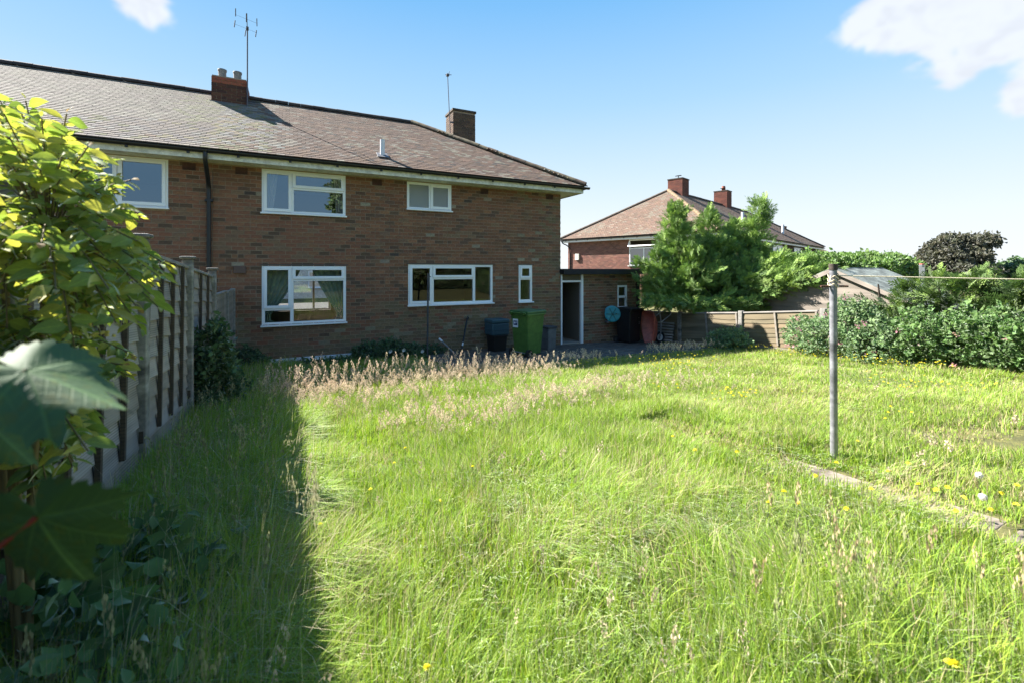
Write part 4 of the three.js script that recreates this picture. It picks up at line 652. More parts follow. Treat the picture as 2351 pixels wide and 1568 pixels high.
{ // aluminium ladder standing beyond the hedge
  const b = at(2122, 690, 13.5), t = thing('ladder', 'aluminium ladder end poking above the hedge', 'ladder', [b.x, gy(b.x, b.z), b.z], 0.2), top = at(2118, 608, 13.5).y - gy(b.x, b.z), bl = std([0.05, 0.07, 0.12]);
  for (const x of [-0.17, -0.06, 0.05, 0.16]) part('stile', rbox(0.035, top, 0.07, 0.006, 1).rotateZ(0.16).translate(x - 0.08 * 1, top / 2, 0), M.alu, t);
  for (let y = 0.3; y < top; y += 0.14) part('rung', rbox(0.3, 0.025, 0.03, 0.004, 1).translate(-0.0 - 0.16 * (y - top / 2) - 0.08, y, 0.02), bl, t);
  part('stile_cap', rbox(0.3, 0.03, 0.08, 0.008, 1).translate(-0.08 - 0.16 * top / 2, top + 0.01, 0), std([0.5, 0.12, 0.1]), t);
}
function broadTree(label, x, y, Z, blobs, n, geos, size, tint, seed, name = 'broadleaf_tree') {
  const b = at(x, y, Z); b.y = gy(b.x, b.z) - 0.05; const t = thing(name, label, 'tree', b.toArray()), R = rngOf(seed), lb = blobs.map(([px, py, dz, rx, ry]) => [at(px, py, Z + dz).sub(b), V3(rx, ry, rx)]);
  const top = lb[0][0]; part('trunk', merge([bar(V3(0, 0, 0), V3(top.x * 0.5, top.y * 0.6, top.z * 0.5), 0.03 * Z / 4, 9, 0.018 * Z / 4), ...lb.map(([c]) => bar(V3(top.x * 0.5, top.y * 0.55, top.z * 0.5), c, 0.013 * Z / 4, 6, 0.004 * Z / 4))].map((g) => uvm(g))), M.bark, t);
  foliage('crown', t, geos, LEAFM, blobPoints(R, lb, n, { inner: 0.4, jag: 0.6 }), R, size, tint); return t;
}
broadTree('purple-brown leaved tree on the skyline beyond the hedge', 2195, 640, 30, [[2190, 602, 0, 1.5, 1.1], [2155, 592, 0.5, 0.9, 0.7], [2215, 575, 0, 1.0, 0.7], [2172, 572, 0, 0.8, 0.5], [2235, 612, 0, 0.9, 0.7], [2135, 612, 0, 0.7, 0.45], [2258, 555, 0, 0.6, 0.3], [2205, 632, -0.5, 1.5, 0.6], [2190, 556, 0, 0.6, 0.35]], 5200, midLeaf, 1.9, tintOf([0.09, 0.092, 0.052], 0.6), 601);
broadTree('bright green bushy tree behind the shed roof', 1960, 640, 22, [[1950, 618, 0, 1.6, 0.6], [1880, 612, 0, 1.3, 0.5], [2010, 610, 0, 1.2, 0.5], [2060, 622, 0, 0.8, 0.55], [1830, 615, 0, 1.0, 0.45], [1920, 606, 0, 0.9, 0.35], [1985, 602, 0, 0.7, 0.3]], 3600, midLeaf, 1.5, tintOf([0.14, 0.25, 0.045], 0.6), 602, 'bushy_tree');
broadTree('small green tree at the edge of view beyond the hedge', 2335, 640, 30, [[2325, 628, 0, 1.0, 0.5], [2370, 625, 0, 1.4, 0.8], [2300, 640, 0, 0.8, 0.5]], 500, bigLeaf, 1.2, tintOf([0.09, 0.17, 0.05], 0.4), 603, 'bushy_tree');
{ // tall tree and hedge at the bottom of the garden, behind the camera: the windows mirror them
  const mk = (x, z, blobs, n, seed, label, name) => { const t = thing(name, label, name === 'garden_hedge' ? 'hedge' : 'tree', [x, gy(x, z), z]), R = rngOf(seed), lb = blobs.map(([a, b, c, rx, ry]) => [V3(a, b, c), V3(rx, ry, rx)]);
    part('trunk', merge([bar(V3(0, -0.1, 0), V3(0, 3, 0), 0.22, 10, 0.15), ...lb.map(([c]) => bar(V3(0, 1.2, 0), c, 0.08, 6, 0.02))].map((g) => uvm(g))), M.bark, t); foliage('crown', t, bigLeaf, LEAFM, blobPoints(R, lb, n, { inner: 0.4, jag: 0.5 }), R, 1.0, tintOf([0.09, 0.17, 0.05], 0.4)); };
  mk(4.6, 19, [[0, 5.5, 0, 1.9, 1.5], [-1, 6.4, 0, 1.1, 0.9], [1, 7, 0, 1.3, 1.0], [0.3, 4.5, 0.5, 2, 1], [-1.3, 5.2, 0, 0.9, 0.6]], 1500, 611, 'tall leafy tree at the bottom of the garden, mirrored in the upstairs window', 'garden_tree');
  const hb = []; for (let x = -8; x < 14; x += 1.1) hb.push([x, 1.2 + 0.25 * Math.sin(x * 1.7), 0.2 * Math.sin(x), 0.9, 1.25]);
  mk(1, 16.5, hb, 2600, 612, 'leafy hedge across the bottom of the garden', 'garden_hedge');
}
{ // house across the street, seen through the living-room windows
  const t = thing('opposite_house', 'pale house across the street seen through the living room window', 'house', [-2.4, 0, -24]);
  part('wall', box(-7, 7, -0.3, 4.9, -6, 0), std([0.82, 0.8, 0.76], { map: T.grit }), t);
  for (const x of [-4.4, -1.6, 0.6, 3.6]) for (const y of [0.7, 3.2]) makeWindow(t, { x0: x, x1: x + 1.7, y0: y, y1: y + 1.2, z: 0.0, cells: [[0, 0.5, 0, 1], [0.5, 1, 0, 1]], ox: 0.1, mull: 0.06 });
  const g = new THREE.BufferGeometry(), p = [[-7.5, 4.9, 0.5], [7.5, 4.9, 0.5], [7.5, 7.2, -3], [-7.5, 7.2, -3], [7.5, 4.9, -6.5], [-7.5, 4.9, -6.5]], tr = [0, 1, 2, 0, 2, 3, 3, 2, 4, 3, 4, 5];
  g.setAttribute('position', new THREE.Float32BufferAttribute(tr.flatMap((i) => p[i]), 3)); g.computeVertexNormals(); part('roof', uvm(g), std([0.2, 0.13, 0.1], { map: T.blotch, side: THREE.DoubleSide }), t);
  structure('street', box(-60, 60, -0.2, 0.0, -19, -13), std([0.1, 0.1, 0.1], { map: T.blotch }));
}

// ---------------------------------------------------------------- things in the garden
const onG = (x, z, dy = 0) => [x, gy(x, z) + 0.03 + dy, z];
function taper(w, d, h, k, kd = k, r = 0.02) { const g = rbox(w, h, d, r, 2), p = g.attributes.position; for (let i = 0; i < p.count; i++) { const t = (p.getY(i) + h / 2) / h; p.setX(i, p.getX(i) * mix(k, 1, t)); p.setZ(i, p.getZ(i) * mix(kd, 1, t)); } g.translate(0, h / 2, 0); g.computeVertexNormals(); return g; }
function wheelieBin(label, pos, ry, col, lidCol, s = 1) {
  const t = thing('wheelie_bin', label, 'wheelie bin', pos, ry, 'wheeled bins by the house'), body = std(col, { roughness: 0.5, map: T.grit }), lid = std(lidCol, { roughness: 0.45, map: T.grit }); t.scale.setScalar(s);
  part('body', taper(0.56, 0.6, 0.95, 0.8, 0.76, 0.03).translate(0, 0.05, 0), body, t);
  part('rim', rbox(0.6, 0.05, 0.64, 0.015).translate(0, 0.985, 0), body, t);
  const l = part('lid', (() => { const g = rbox(0.6, 0.07, 0.68, 0.025), p = g.attributes.position; for (let i = 0; i < p.count; i++) if (p.getY(i) > 0) p.setY(i, p.getY(i) + 0.025 * (1 - Math.pow(p.getX(i) / 0.31, 2))); g.computeVertexNormals(); return g; })().translate(0, 1.04, 0.02), lid, t);
  part('hinge_bar', bar(V3(-0.27, 1.03, -0.36), V3(0.27, 1.03, -0.36), 0.016), body, t);
  for (const x of [-0.2, 0.2]) part('hinge_lug', rbox(0.05, 0.07, 0.09, 0.01).translate(x, 1.02, -0.34), body, t);
  for (const x of [-0.07, 0.07]) part('lid_slot', rbox(0.02, 0.06, 0.012, 0.004).translate(x, 0.93, 0.302), M.blackPlastic, t);
  for (const x of [-0.27, 0.27]) { const w = part('wheel', new THREE.CylinderGeometry(0.1, 0.1, 0.05, 20).rotateZ(Math.PI / 2).translate(x, 0.1, -0.25), M.blackPlastic, t); part('hub', new THREE.CylinderGeometry(0.04, 0.04, 0.058, 14).rotateZ(Math.PI / 2).translate(x, 0.1, -0.25), std([0.05, 0.05, 0.05]), w); }
  part('axle', bar(V3(-0.26, 0.1, -0.25), V3(0.26, 0.1, -0.25), 0.012), M.steel, t);
  return t;
}
{
  const b = wheelieBin('bright green wheelie bin with a white sticker against the house', onG(5.12, 1.45), 1.9, [0.095, 0.205, 0.04], [0.06, 0.16, 0.05]);
  const st = new (class { })(); const cv = document.createElement('canvas'); cv.width = cv.height = 64; const c = cv.getContext('2d'); c.fillStyle = '#dfe3ea'; c.fillRect(0, 0, 64, 64); c.fillStyle = '#1d2b5e'; c.fillRect(8, 14, 48, 34); c.fillStyle = '#dfe3ea'; c.beginPath(); c.arc(24, 30, 9, 0, 7); c.fill(); c.fillRect(36, 20, 14, 4); c.fillRect(36, 28, 14, 4);
  const tx = new THREE.CanvasTexture(cv); tx.colorSpace = THREE.SRGBColorSpace;
  part('sticker', new THREE.PlaneGeometry(0.17, 0.2).rotateY(Math.PI).translate(0.12, 0.78, -0.296).applyMatrix4(new THREE.Matrix4()), std(0xffffff, { map: tx, roughness: 0.5, side: THREE.DoubleSide }), b).rotation.x = 0.0;
  const bb = wheelieBin('black wheelie bin with white number between outhouse and wheelbarrow', onG(9.12, 0.42, -0.02), 0.15, [0.012, 0.012, 0.014], [0.014, 0.014, 0.016], 0.98);
  const cn = document.createElement('canvas'); cn.width = 64; cn.height = 128; const d = cn.getContext('2d'); d.fillStyle = '#0d0d0f'; d.fillRect(0, 0, 64, 128); d.fillStyle = '#6b6b70'; d.font = 'bold 52px sans-serif'; d.fillText('2', 16, 112); d.fillRect(14, 20, 24, 8);
  const tn = new THREE.CanvasTexture(cn); tn.colorSpace = THREE.SRGBColorSpace; part('number_sticker', new THREE.PlaneGeometry(0.14, 0.28).translate(0.14, 0.7, 0.292), std(0xffffff, { map: tn, roughness: 0.6 }), bb).rotation.x = 0.0;
}
{ // stacked boxes, grey bin
  const k = thing('black_crate', 'black plastic crate under the blue box beside the green bin', 'crate', onG(4.78, 0.42), 0.1);
  part('body', taper(0.4, 0.4, 0.4, 0.86), std([0.012, 0.012, 0.013], { roughness: 0.5 }), k); part('rim', rbox(0.43, 0.04, 0.43, 0.01).translate(0, 0.39, 0), M.blackPlastic, k);
  const o = thing('blue_box', 'dark teal plastic box standing on the black crate', 'box', onG(4.78, 0.42, 0.412), 0.1), bm = std([0.028, 0.075, 0.1], { roughness: 0.5 });
  part('body', taper(0.5, 0.42, 0.3, 1.0, 1.0, 0.03), bm, o); part('lid', taper(0.52, 0.44, 0.1, 1.0, 1.0, 0.03).translate(0, 0.3, 0), std([0.033, 0.085, 0.105], { roughness: 0.5 }), o); part('ridge', rbox(0.515, 0.02, 0.435, 0.008).translate(0, 0.14, 0), bm, o);
  const gb = thing('grey_bin', 'small grey lidded bin beside the outhouse doorway', 'bin', onG(6.12, 0.75), 0.2), gm = std([0.16, 0.17, 0.18], { roughness: 0.6, map: T.grit });
  part('body', taper(0.3, 0.32, 0.56, 0.88), gm, gb); part('lid', rbox(0.34, 0.05, 0.36, 0.015).translate(0, 0.585, 0), std([0.05, 0.05, 0.055]), gb);
}
{ // hose reel on the outhouse wall
  const t = thing('hose_reel', 'turquoise hose reel hung on the outhouse wall', 'hose reel', [8.66, 0.68, 0.02]), c = std([0.03, 0.27, 0.33], { roughness: 0.4 }), c2 = std([0.02, 0.16, 0.17], { roughness: 0.5 });
  part('bracket', rbox(0.36, 0.05, 0.16, 0.01).translate(0.05, -0.24, 0.08), M.steel, t);
  const ring = (z) => new THREE.LatheGeometry([[0.03, 0], [0.21, 0], [0.235, 0.012], [0.235, 0.03], [0.2, 0.035], [0.03, 0.03]].map(([a, b]) => new THREE.Vector2(a, b)), 28).rotateX(Math.PI / 2).translate(0, 0, z);
  const R2 = grp('drum', t); R2.rotation.y = -0.55; R2.position.set(0.05, 0, 0.14);
  part('side_plate', ring(0.1), c, R2); part('side_plate', ring(-0.1), c, R2); part('coiled_hose', new THREE.CylinderGeometry(0.17, 0.17, 0.19, 24).rotateX(Math.PI / 2).translate(0, 0, 0.01), c2, R2);
  part('spokes', merge([0, 1, 2].map((k) => rbox(0.4, 0.03, 0.012, 0.004).rotateZ(k * Math.PI / 3).translate(0, 0, 0.137))), c2, R2); part('crank', merge([bar(V3(0, 0, 0.13), V3(0, 0, 0.17), 0.02), bar(V3(0.1, 0.02, 0.14), V3(0.1, 0.02, 0.2), 0.014)]), M.blackPlastic, R2);
}
{ // wheelbarrow tipped up on its nose, tub facing the wall, underside and wheel towards the garden
  const t = thing('wheelbarrow', 'red wheelbarrow tipped upright on its front with the wheel down', 'wheelbarrow', onG(9.5, 0.85, -0.02), 0), red = std([0.66, 0.17, 0.12], { roughness: 0.45, map: T.grit, side: THREE.DoubleSide }), st = std([0.36, 0.37, 0.4], { metalness: 0.4, roughness: 0.45 });
  // as it stands: y runs up the barrow from nose to handles, the tub opens towards -x, frame and wheel on +x
  const rows = [[0.0, 0.17, 0.1], [0.06, 0.22, 0.19], [0.3, 0.29, 0.27], [0.6, 0.33, 0.27], [0.8, 0.33, 0.2], [0.92, 0.32, 0.05]], N = 12, pos = [], idx = [];
  for (const [y, hw, dp] of rows) for (let i = 0; i <= N; i++) { const u = i / N * 2 - 1, f = Math.pow(1 - Math.pow(Math.abs(u), 4), 0.8); pos.push(dp * f, y, u * hw * (1 - 0.25 * f)); }
  for (let j = 0; j < rows.length - 1; j++) for (let i = 0; i < N; i++) { const a = j * (N + 1) + i; idx.push(a, a + N + 1, a + 1, a + 1, a + N + 1, a + N + 2); }
  const g = new THREE.BufferGeometry(); g.setAttribute('position', new THREE.Float32BufferAttribute(pos, 3)); g.setIndex(idx); g.setAttribute('uv', new THREE.Float32BufferAttribute(pos.flatMap((v, i) => i % 3 === 0 ? [pos[i + 2], pos[i + 1]] : []), 2)); g.computeVertexNormals();
  const pose = (o) => { o.rotation.set(0, -0.15, 0.06); o.position.set(0, 0.03, 0); return o; };
  const b = pose(grp('tub', t)); part('shell', g, red, b);
  part('lip', tube([V3(0, 0.0, -0.17), V3(0, 0.3, -0.29), V3(0, 0.62, -0.335), V3(0, 0.92, -0.32), V3(0, 0.93, 0), V3(0, 0.92, 0.32), V3(0, 0.62, 0.335), V3(0, 0.3, 0.29), V3(0, 0, 0.17)], 0.013, 48, 6, true), red, b);
  const fr = pose(grp('frame', t));
  for (const s of [-1, 1]) {
    part('handle', tube([V3(0.36, 0.1, s * 0.05), V3(0.33, 0.3, s * 0.16), V3(0.3, 0.62, s * 0.24), V3(0.24, 0.9, s * 0.27), V3(0.1, 1.16, s * 0.28)], 0.016, 24, 7), st, fr);
    part('leg', tube([V3(0.3, 0.6, s * 0.24), V3(0.42, 0.68, s * 0.25), V3(0.62, 0.8, s * 0.26), V3(0.64, 0.88, s * 0.26), V3(0.5, 0.93, s * 0.26), V3(0.25, 0.9, s * 0.27)], 0.014, 26, 7), st, fr);
    part('grip', bar(V3(0.13, 1.1, s * 0.28), V3(0.07, 1.22, s * 0.282), 0.021, 8), M.blackPlastic, fr);
  }
  const w = pose(grp('wheel', t)), wc = [0.4, 0.13];
  part('tyre', new THREE.TorusGeometry(0.13, 0.04, 10, 24).translate(wc[0], wc[1], 0), M.blackPlastic, w); part('rim', new THREE.TorusGeometry(0.09, 0.018, 8, 20).translate(wc[0], wc[1], 0), std([0.65, 0.65, 0.66]), w); part('hub', new THREE.CylinderGeometry(0.03, 0.03, 0.12, 12).rotateX(Math.PI / 2).translate(wc[0], wc[1], 0), std([0.6, 0.6, 0.6]), w);
  for (let k = 0; k < 4; k++) part('spoke', bar(V3(wc[0], wc[1], 0), V3(wc[0] + 0.09 * Math.cos(k * 1.57 + 0.4), wc[1] + 0.09 * Math.sin(k * 1.57 + 0.4), 0), 0.009, 5), std([0.6, 0.6, 0.6]), w);
}
{ // short sticks and slatted pallet piece near the barrow
  const p = thing('slatted_duckboard', 'small slatted timber duckboard leaning on the low fence', 'duckboard', onG(10.02, 0.95), 0.4);
  const h = grp('board_stack', p); h.rotation.x = -0.0; h.rotation.z = -0.32;
  for (let k = 0; k < 7; k++) part('slat', rbox(0.09, 0.055, 0.5, 0.006, 1).translate(0, 0.08 + k * 0.085, 0), M.board[k % 4], h); for (const z of [-0.18, 0.18]) part('bearer', rbox(0.03, 0.66, 0.05, 0.005, 1).translate(0.06, 0.34, z), M.batten, h);
  const s = thing('leaning_stick', 'thin pale stick leaning upright behind the wheelbarrow', 'stick', onG(9.42, 0.18)); part('shaft', bar(V3(0.1, 0, 0), V3(-0.12, 1.36, -0.1), 0.014, 7), M.board[2], s);
}
{ // washing posts and line
  const px = 3.92, pz = 8.83, b = gy(px, pz), t = thing('washing_post', 'galvanised steel washing post standing in the lawn', 'post', [px, b - 0.1, pz]);
  part('pole', uvm(bar(V3(0, 0, 0), V3(-0.012, 1.62, 0), 0.0265, 18)), M.steel, t); part('top_cap', new THREE.CylinderGeometry(0.031, 0.031, 0.05, 18).translate(-0.012, 1.63, 0), std([0.12, 0.09, 0.07], { map: T.blotch }), t);
  part('cleat_rod', bar(V3(-0.1, 1.475, -0.045), V3(0.1, 1.475, 0.05), 0.008, 6), M.rust, t);
  const R = rngOf(8), knot = []; for (let k = 0; k < 34; k++) { const a = k * 0.62; knot.push(V3(-0.012 + 0.035 * Math.cos(a), 1.47 + k * 0.0032 + 0.012 * Math.sin(k * 1.9), 0.035 * Math.sin(a))); }
  part('rope_wrap', tube(knot, 0.0038, 160, 5), M.rope, t); part('rope_end', tube([V3(-0.045, 1.56, 0), V3(-0.09, 1.54, 0.02), V3(-0.11, 1.51, 0.03)], 0.004, 10, 5), M.rope, t);
  const a = V3(px, b - 0.1 + 1.56, pz + 0.03), e = V3(9.4, 1.96, 13.2), pts = []; for (let k = 0; k <= 10; k++) { const q = a.clone().lerp(e, k / 10); q.y -= 0.05 * Math.sin(Math.PI * k / 10); pts.push(q.sub(a)); }
  const l = thing('washing_line', 'pale washing line stretched from the steel post above the hedge', 'rope', a.toArray()); part('cord', tube(pts, 0.0045, 40, 5), M.rope, l);
  const o = thing('washing_post', 'old thin washing post leaning against the house wall', 'post', onG(2.9, 0.62, -0.05)); part('pole', uvm(bar(V3(0, 0, 0), V3(0.1, 1.98, -0.28), 0.022, 12)), std([0.14, 0.14, 0.15], { metalness: 0.4, roughness: 0.6, map: T.blotch }), o); part('cross_pin', bar(V3(0.02, 1.9, -0.26), V3(0.17, 1.9, -0.28), 0.009, 6), M.rust, o);
  const k = thing('black_pole', 'black jointed pole leaning against the wall beside the crate', 'pole', onG(3.68, 0.75)); part('shaft', bar(V3(0, 0, 0), V3(0.42, 0.78, -0.68), 0.02, 10), M.blackPlastic, k); part('band', bar(V3(0.1, 0.186, -0.162), V3(0.135, 0.25, -0.218), 0.0215, 10), std([0.6, 0.6, 0.6]), k); part('grip', bar(V3(0.41, 0.76, -0.665), V3(0.45, 0.82, -0.675), 0.032, 10), M.blackPlastic, k);
  const w = thing('waste_pipe', 'short grey pipe with a white end slanting out of the house wall', 'pipe', onG(3.62, 0.5)); part('tube', bar(V3(0, 0, 0), V3(-0.24, 0.3, -0.45), 0.02, 10), std([0.2, 0.2, 0.2]), w); part('white_end', bar(V3(-0.2, 0.255, -0.38), V3(-0.25, 0.315, -0.47), 0.026, 10), std([0.75, 0.75, 0.75]), w);
  const eb = thing('edging_board', 'white painted edging board lying along the foot of the wall', 'board', [0.75, gy(0.75, 0.08), 0.1]); part('plank', rbox(2.72, 0.08, 0.06, 0.008, 1).translate(0, 0.075, -0.05), std([0.85, 0.87, 0.9], { map: T.grit }), eb);
}
{ // aerials
  const al = std([0.09, 0.085, 0.1], { metalness: 0.3, roughness: 0.5 });
  const a = thing('tv_aerial', 'tall television aerial strapped to the dark red chimney', 'aerial', [-1.0, 6.2, -2.72]), top = 2.42;
  part('mast', bar(V3(0.02, 0, 0), V3(0.02, 2.13, 0), 0.016, 8), al, a); part('boom', bar(V3(0, 1.95, -0.35), V3(0.04, 2.3, 0.45), 0.01, 6), al, a);
  part('clamp', rbox(0.06, 0.09, 0.06, 0.01, 1).translate(0.02, 2.13, 0), al, a); part('strap', rbox(0.05, 0.1, 0.06, 0.008, 1).translate(0.02, 0.5, -0.03), al, a);
  for (const [x, y, h, r] of [[-0.24, 2.46, 0.2, 0.0], [-0.26, 2.16, 0.18, -0.12], [0.24, 2.32, 0.2, 0.02], [0.22, 2.02, 0.18, -0.12], [0.0, 2.38, 0.22, 0], [-0.02, 1.98, 0.18, -0.15]]) part('element', uvm(bar(V3(0, -h / 2, 0), V3(0, h / 2, 0), 0.012, 6).rotateZ(r).translate(x, y, 0.05)), al, a);
  for (const y of [2.35, 2.1]) part('cross_rod', bar(V3(-0.25, y + 0.06, 0.04), V3(0.24, y - 0.05, 0.04), 0.003, 4), al, a);
  const b = thing('tv_aerial', 'short television aerial fixed to the weathered chimney past the hip', 'aerial', [5.28, 7.0, -4.78]);
  part('mast', bar(V3(0, 0, 0), V3(-0.1, 2.05, 0), 0.014, 6), al, b); part('head', merge([rbox(0.1, 0.08, 0.12, 0.01, 1).translate(-0.1, 2.1, 0), bar(V3(-0.22, 2.05, 0.1), V3(0.06, 2.16, -0.05), 0.012, 5), bar(V3(-0.1, 2.0, 0), V3(-0.05, 2.22, 0.05), 0.01, 5)]), al, b); part('fixing', rbox(0.12, 0.05, 0.05, 0.006, 1).translate(0.06, 0.4, 0), al, b);
}

// ---------------------------------------------------------------- foreground shrub with yellow-green leaves
{
  const base = V3(-0.78, gy(-0.78, 8.9) - 0.03, 8.9), t = thing('dogwood_shrub', 'large shrub with glowing yellow-green leaves in front of the lap fence', 'shrub', base.toArray()), R = rngOf(701);
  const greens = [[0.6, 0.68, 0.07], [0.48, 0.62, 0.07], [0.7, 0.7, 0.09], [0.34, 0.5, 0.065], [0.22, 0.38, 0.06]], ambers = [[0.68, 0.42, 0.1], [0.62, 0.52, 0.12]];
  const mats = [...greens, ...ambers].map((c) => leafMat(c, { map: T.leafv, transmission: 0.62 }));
  const geos = [0, 1, 2, 3].map((k) => leafGeo(0.05 + 0.006 * (k % 2), 0.026 + 0.004 * k, { fold: 0.35 - 0.08 * k, droop: 0.1 + 0.16 * k, rows: 5, tip: 1.5, wave: 0.02 * k }));
  const stems = [], leaves = [];
  const edge = [[20, 225], [90, 250], [160, 285], [225, 345], [285, 385], [320, 430], [300, 480], [320, 520], [300, 560], [360, 600], [395, 625], [400, 650], [350, 690], [330, 740], [335, 810], [300, 860], [250, 900], [190, 950], [150, 1010], [200, 1080], [120, 1120]];
  const targets = [];
  for (const [x, y] of edge) for (let k = 0; k < 4; k++) targets.push([x + 12 - R() * 60 - k * 14, y + (R() - 0.4) * 60, 1.3 + R() * 0.6]);
  for (let k = 0; k < 190; k++) { const y = 250 + R() * 800, xm = y < 420 ? 40 + (y - 230) * 1.3 : y < 720 ? 310 : 300 - (y - 720) * 0.25; targets.push([-80 + R() * (xm + 60), y, 1.15 + R() * 0.85]); }
  const trunkTop = [at(40, 900, 1.65), at(-20, 760, 1.6), at(90, 820, 1.75), at(10, 620, 1.6), at(110, 560, 1.65)].map((v) => v.sub(base));
  for (const v of trunkTop) stems.push(tube([V3(0.02 * R(), 0, 0), v.clone().multiplyScalar(0.5).add(V3(0, 0.1, 0)), v], 0.011, 8, 6));
  for (const [x, y, Z] of targets) {
    const e = at(x, y, Z).sub(base), s = trunkTop.slice().sort((a, b) => a.distanceTo(e) - b.distanceTo(e))[0], m = s.clone().lerp(e, 0.55).add(V3(0, 0.06, 0)), c = new THREE.CatmullRomCurve3([s, m, e]), L = c.getLength();
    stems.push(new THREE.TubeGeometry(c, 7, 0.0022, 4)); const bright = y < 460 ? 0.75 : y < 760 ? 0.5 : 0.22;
    const n = Math.max(3, Math.round(Math.min(L, 0.26) / 0.034));
    for (let k = 0; k < n; k++) {
      const u = 1 - k * 0.034 / L, p = c.getPoint(clamp(u)), d = c.getTangent(clamp(u)), side = V3(-d.z, 0.15, d.x).normalize();
      for (const sg of k ? [-1, 1] : [0]) {
        const dir = (sg ? d.clone().multiplyScalar(0.55).addScaledVector(side, sg * (0.7 + R() * 0.4)).add(V3((R() - 0.5) * 0.5, (R() - 0.55) * 0.7, (R() - 0.5) * 0.5)) : d.clone().add(V3(0, 0.2, 0))).normalize();
        const q = aim(dir, 0), nz = V3(0, 0, 1).applyQuaternion(q), want = V3(0, 1, 0).addScaledVector(dir, -dir.y).normalize(), ang = Math.atan2(nz.clone().cross(want).dot(dir), nz.dot(want)) + (R() - 0.5) * 2.6;
        q.premultiply(new THREE.Quaternion().setFromAxisAngle(dir, ang));
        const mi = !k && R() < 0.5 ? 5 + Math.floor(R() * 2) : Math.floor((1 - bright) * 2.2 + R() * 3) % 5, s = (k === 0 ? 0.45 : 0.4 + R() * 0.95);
        leaves.push({ p: p.clone().addScaledVector(dir, 0.006), q, s, mi, gi: Math.floor(R() * 4), k: p.clone().add(base).distanceTo(CAMP) / s });
      }
    }
  }
  part('stems', merge(stems.map((g) => uvm(g))), M.stem, t);
  leaves.sort((a, b) => a.k - b.k);
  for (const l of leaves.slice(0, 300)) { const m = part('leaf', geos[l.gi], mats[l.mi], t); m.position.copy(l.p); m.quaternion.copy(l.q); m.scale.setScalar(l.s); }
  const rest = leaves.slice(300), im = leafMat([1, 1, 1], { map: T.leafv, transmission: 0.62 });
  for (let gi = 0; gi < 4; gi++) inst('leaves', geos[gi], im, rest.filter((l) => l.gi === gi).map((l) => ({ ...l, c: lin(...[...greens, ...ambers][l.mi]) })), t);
  // corymbs of small green berries
  const dots = []; for (let k = 0; k < 16; k++) { const c = at(60 + R() * 230, 420 + R() * 420, 1.25 + R() * 0.3).sub(base); for (let j = 0; j < 16; j++) { const d = randDir(R); d.y = Math.abs(d.y) * 0.6; dots.push({ p: c.clone().addScaledVector(d, 0.025), q: new THREE.Quaternion(), s: 0.0035 + R() * 0.002, c: lin(0.5, 0.42, 0.12) }); } }
  inst('berries', new THREE.IcosahedronGeometry(1, 0), std([1, 1, 1]), dots, t);
}
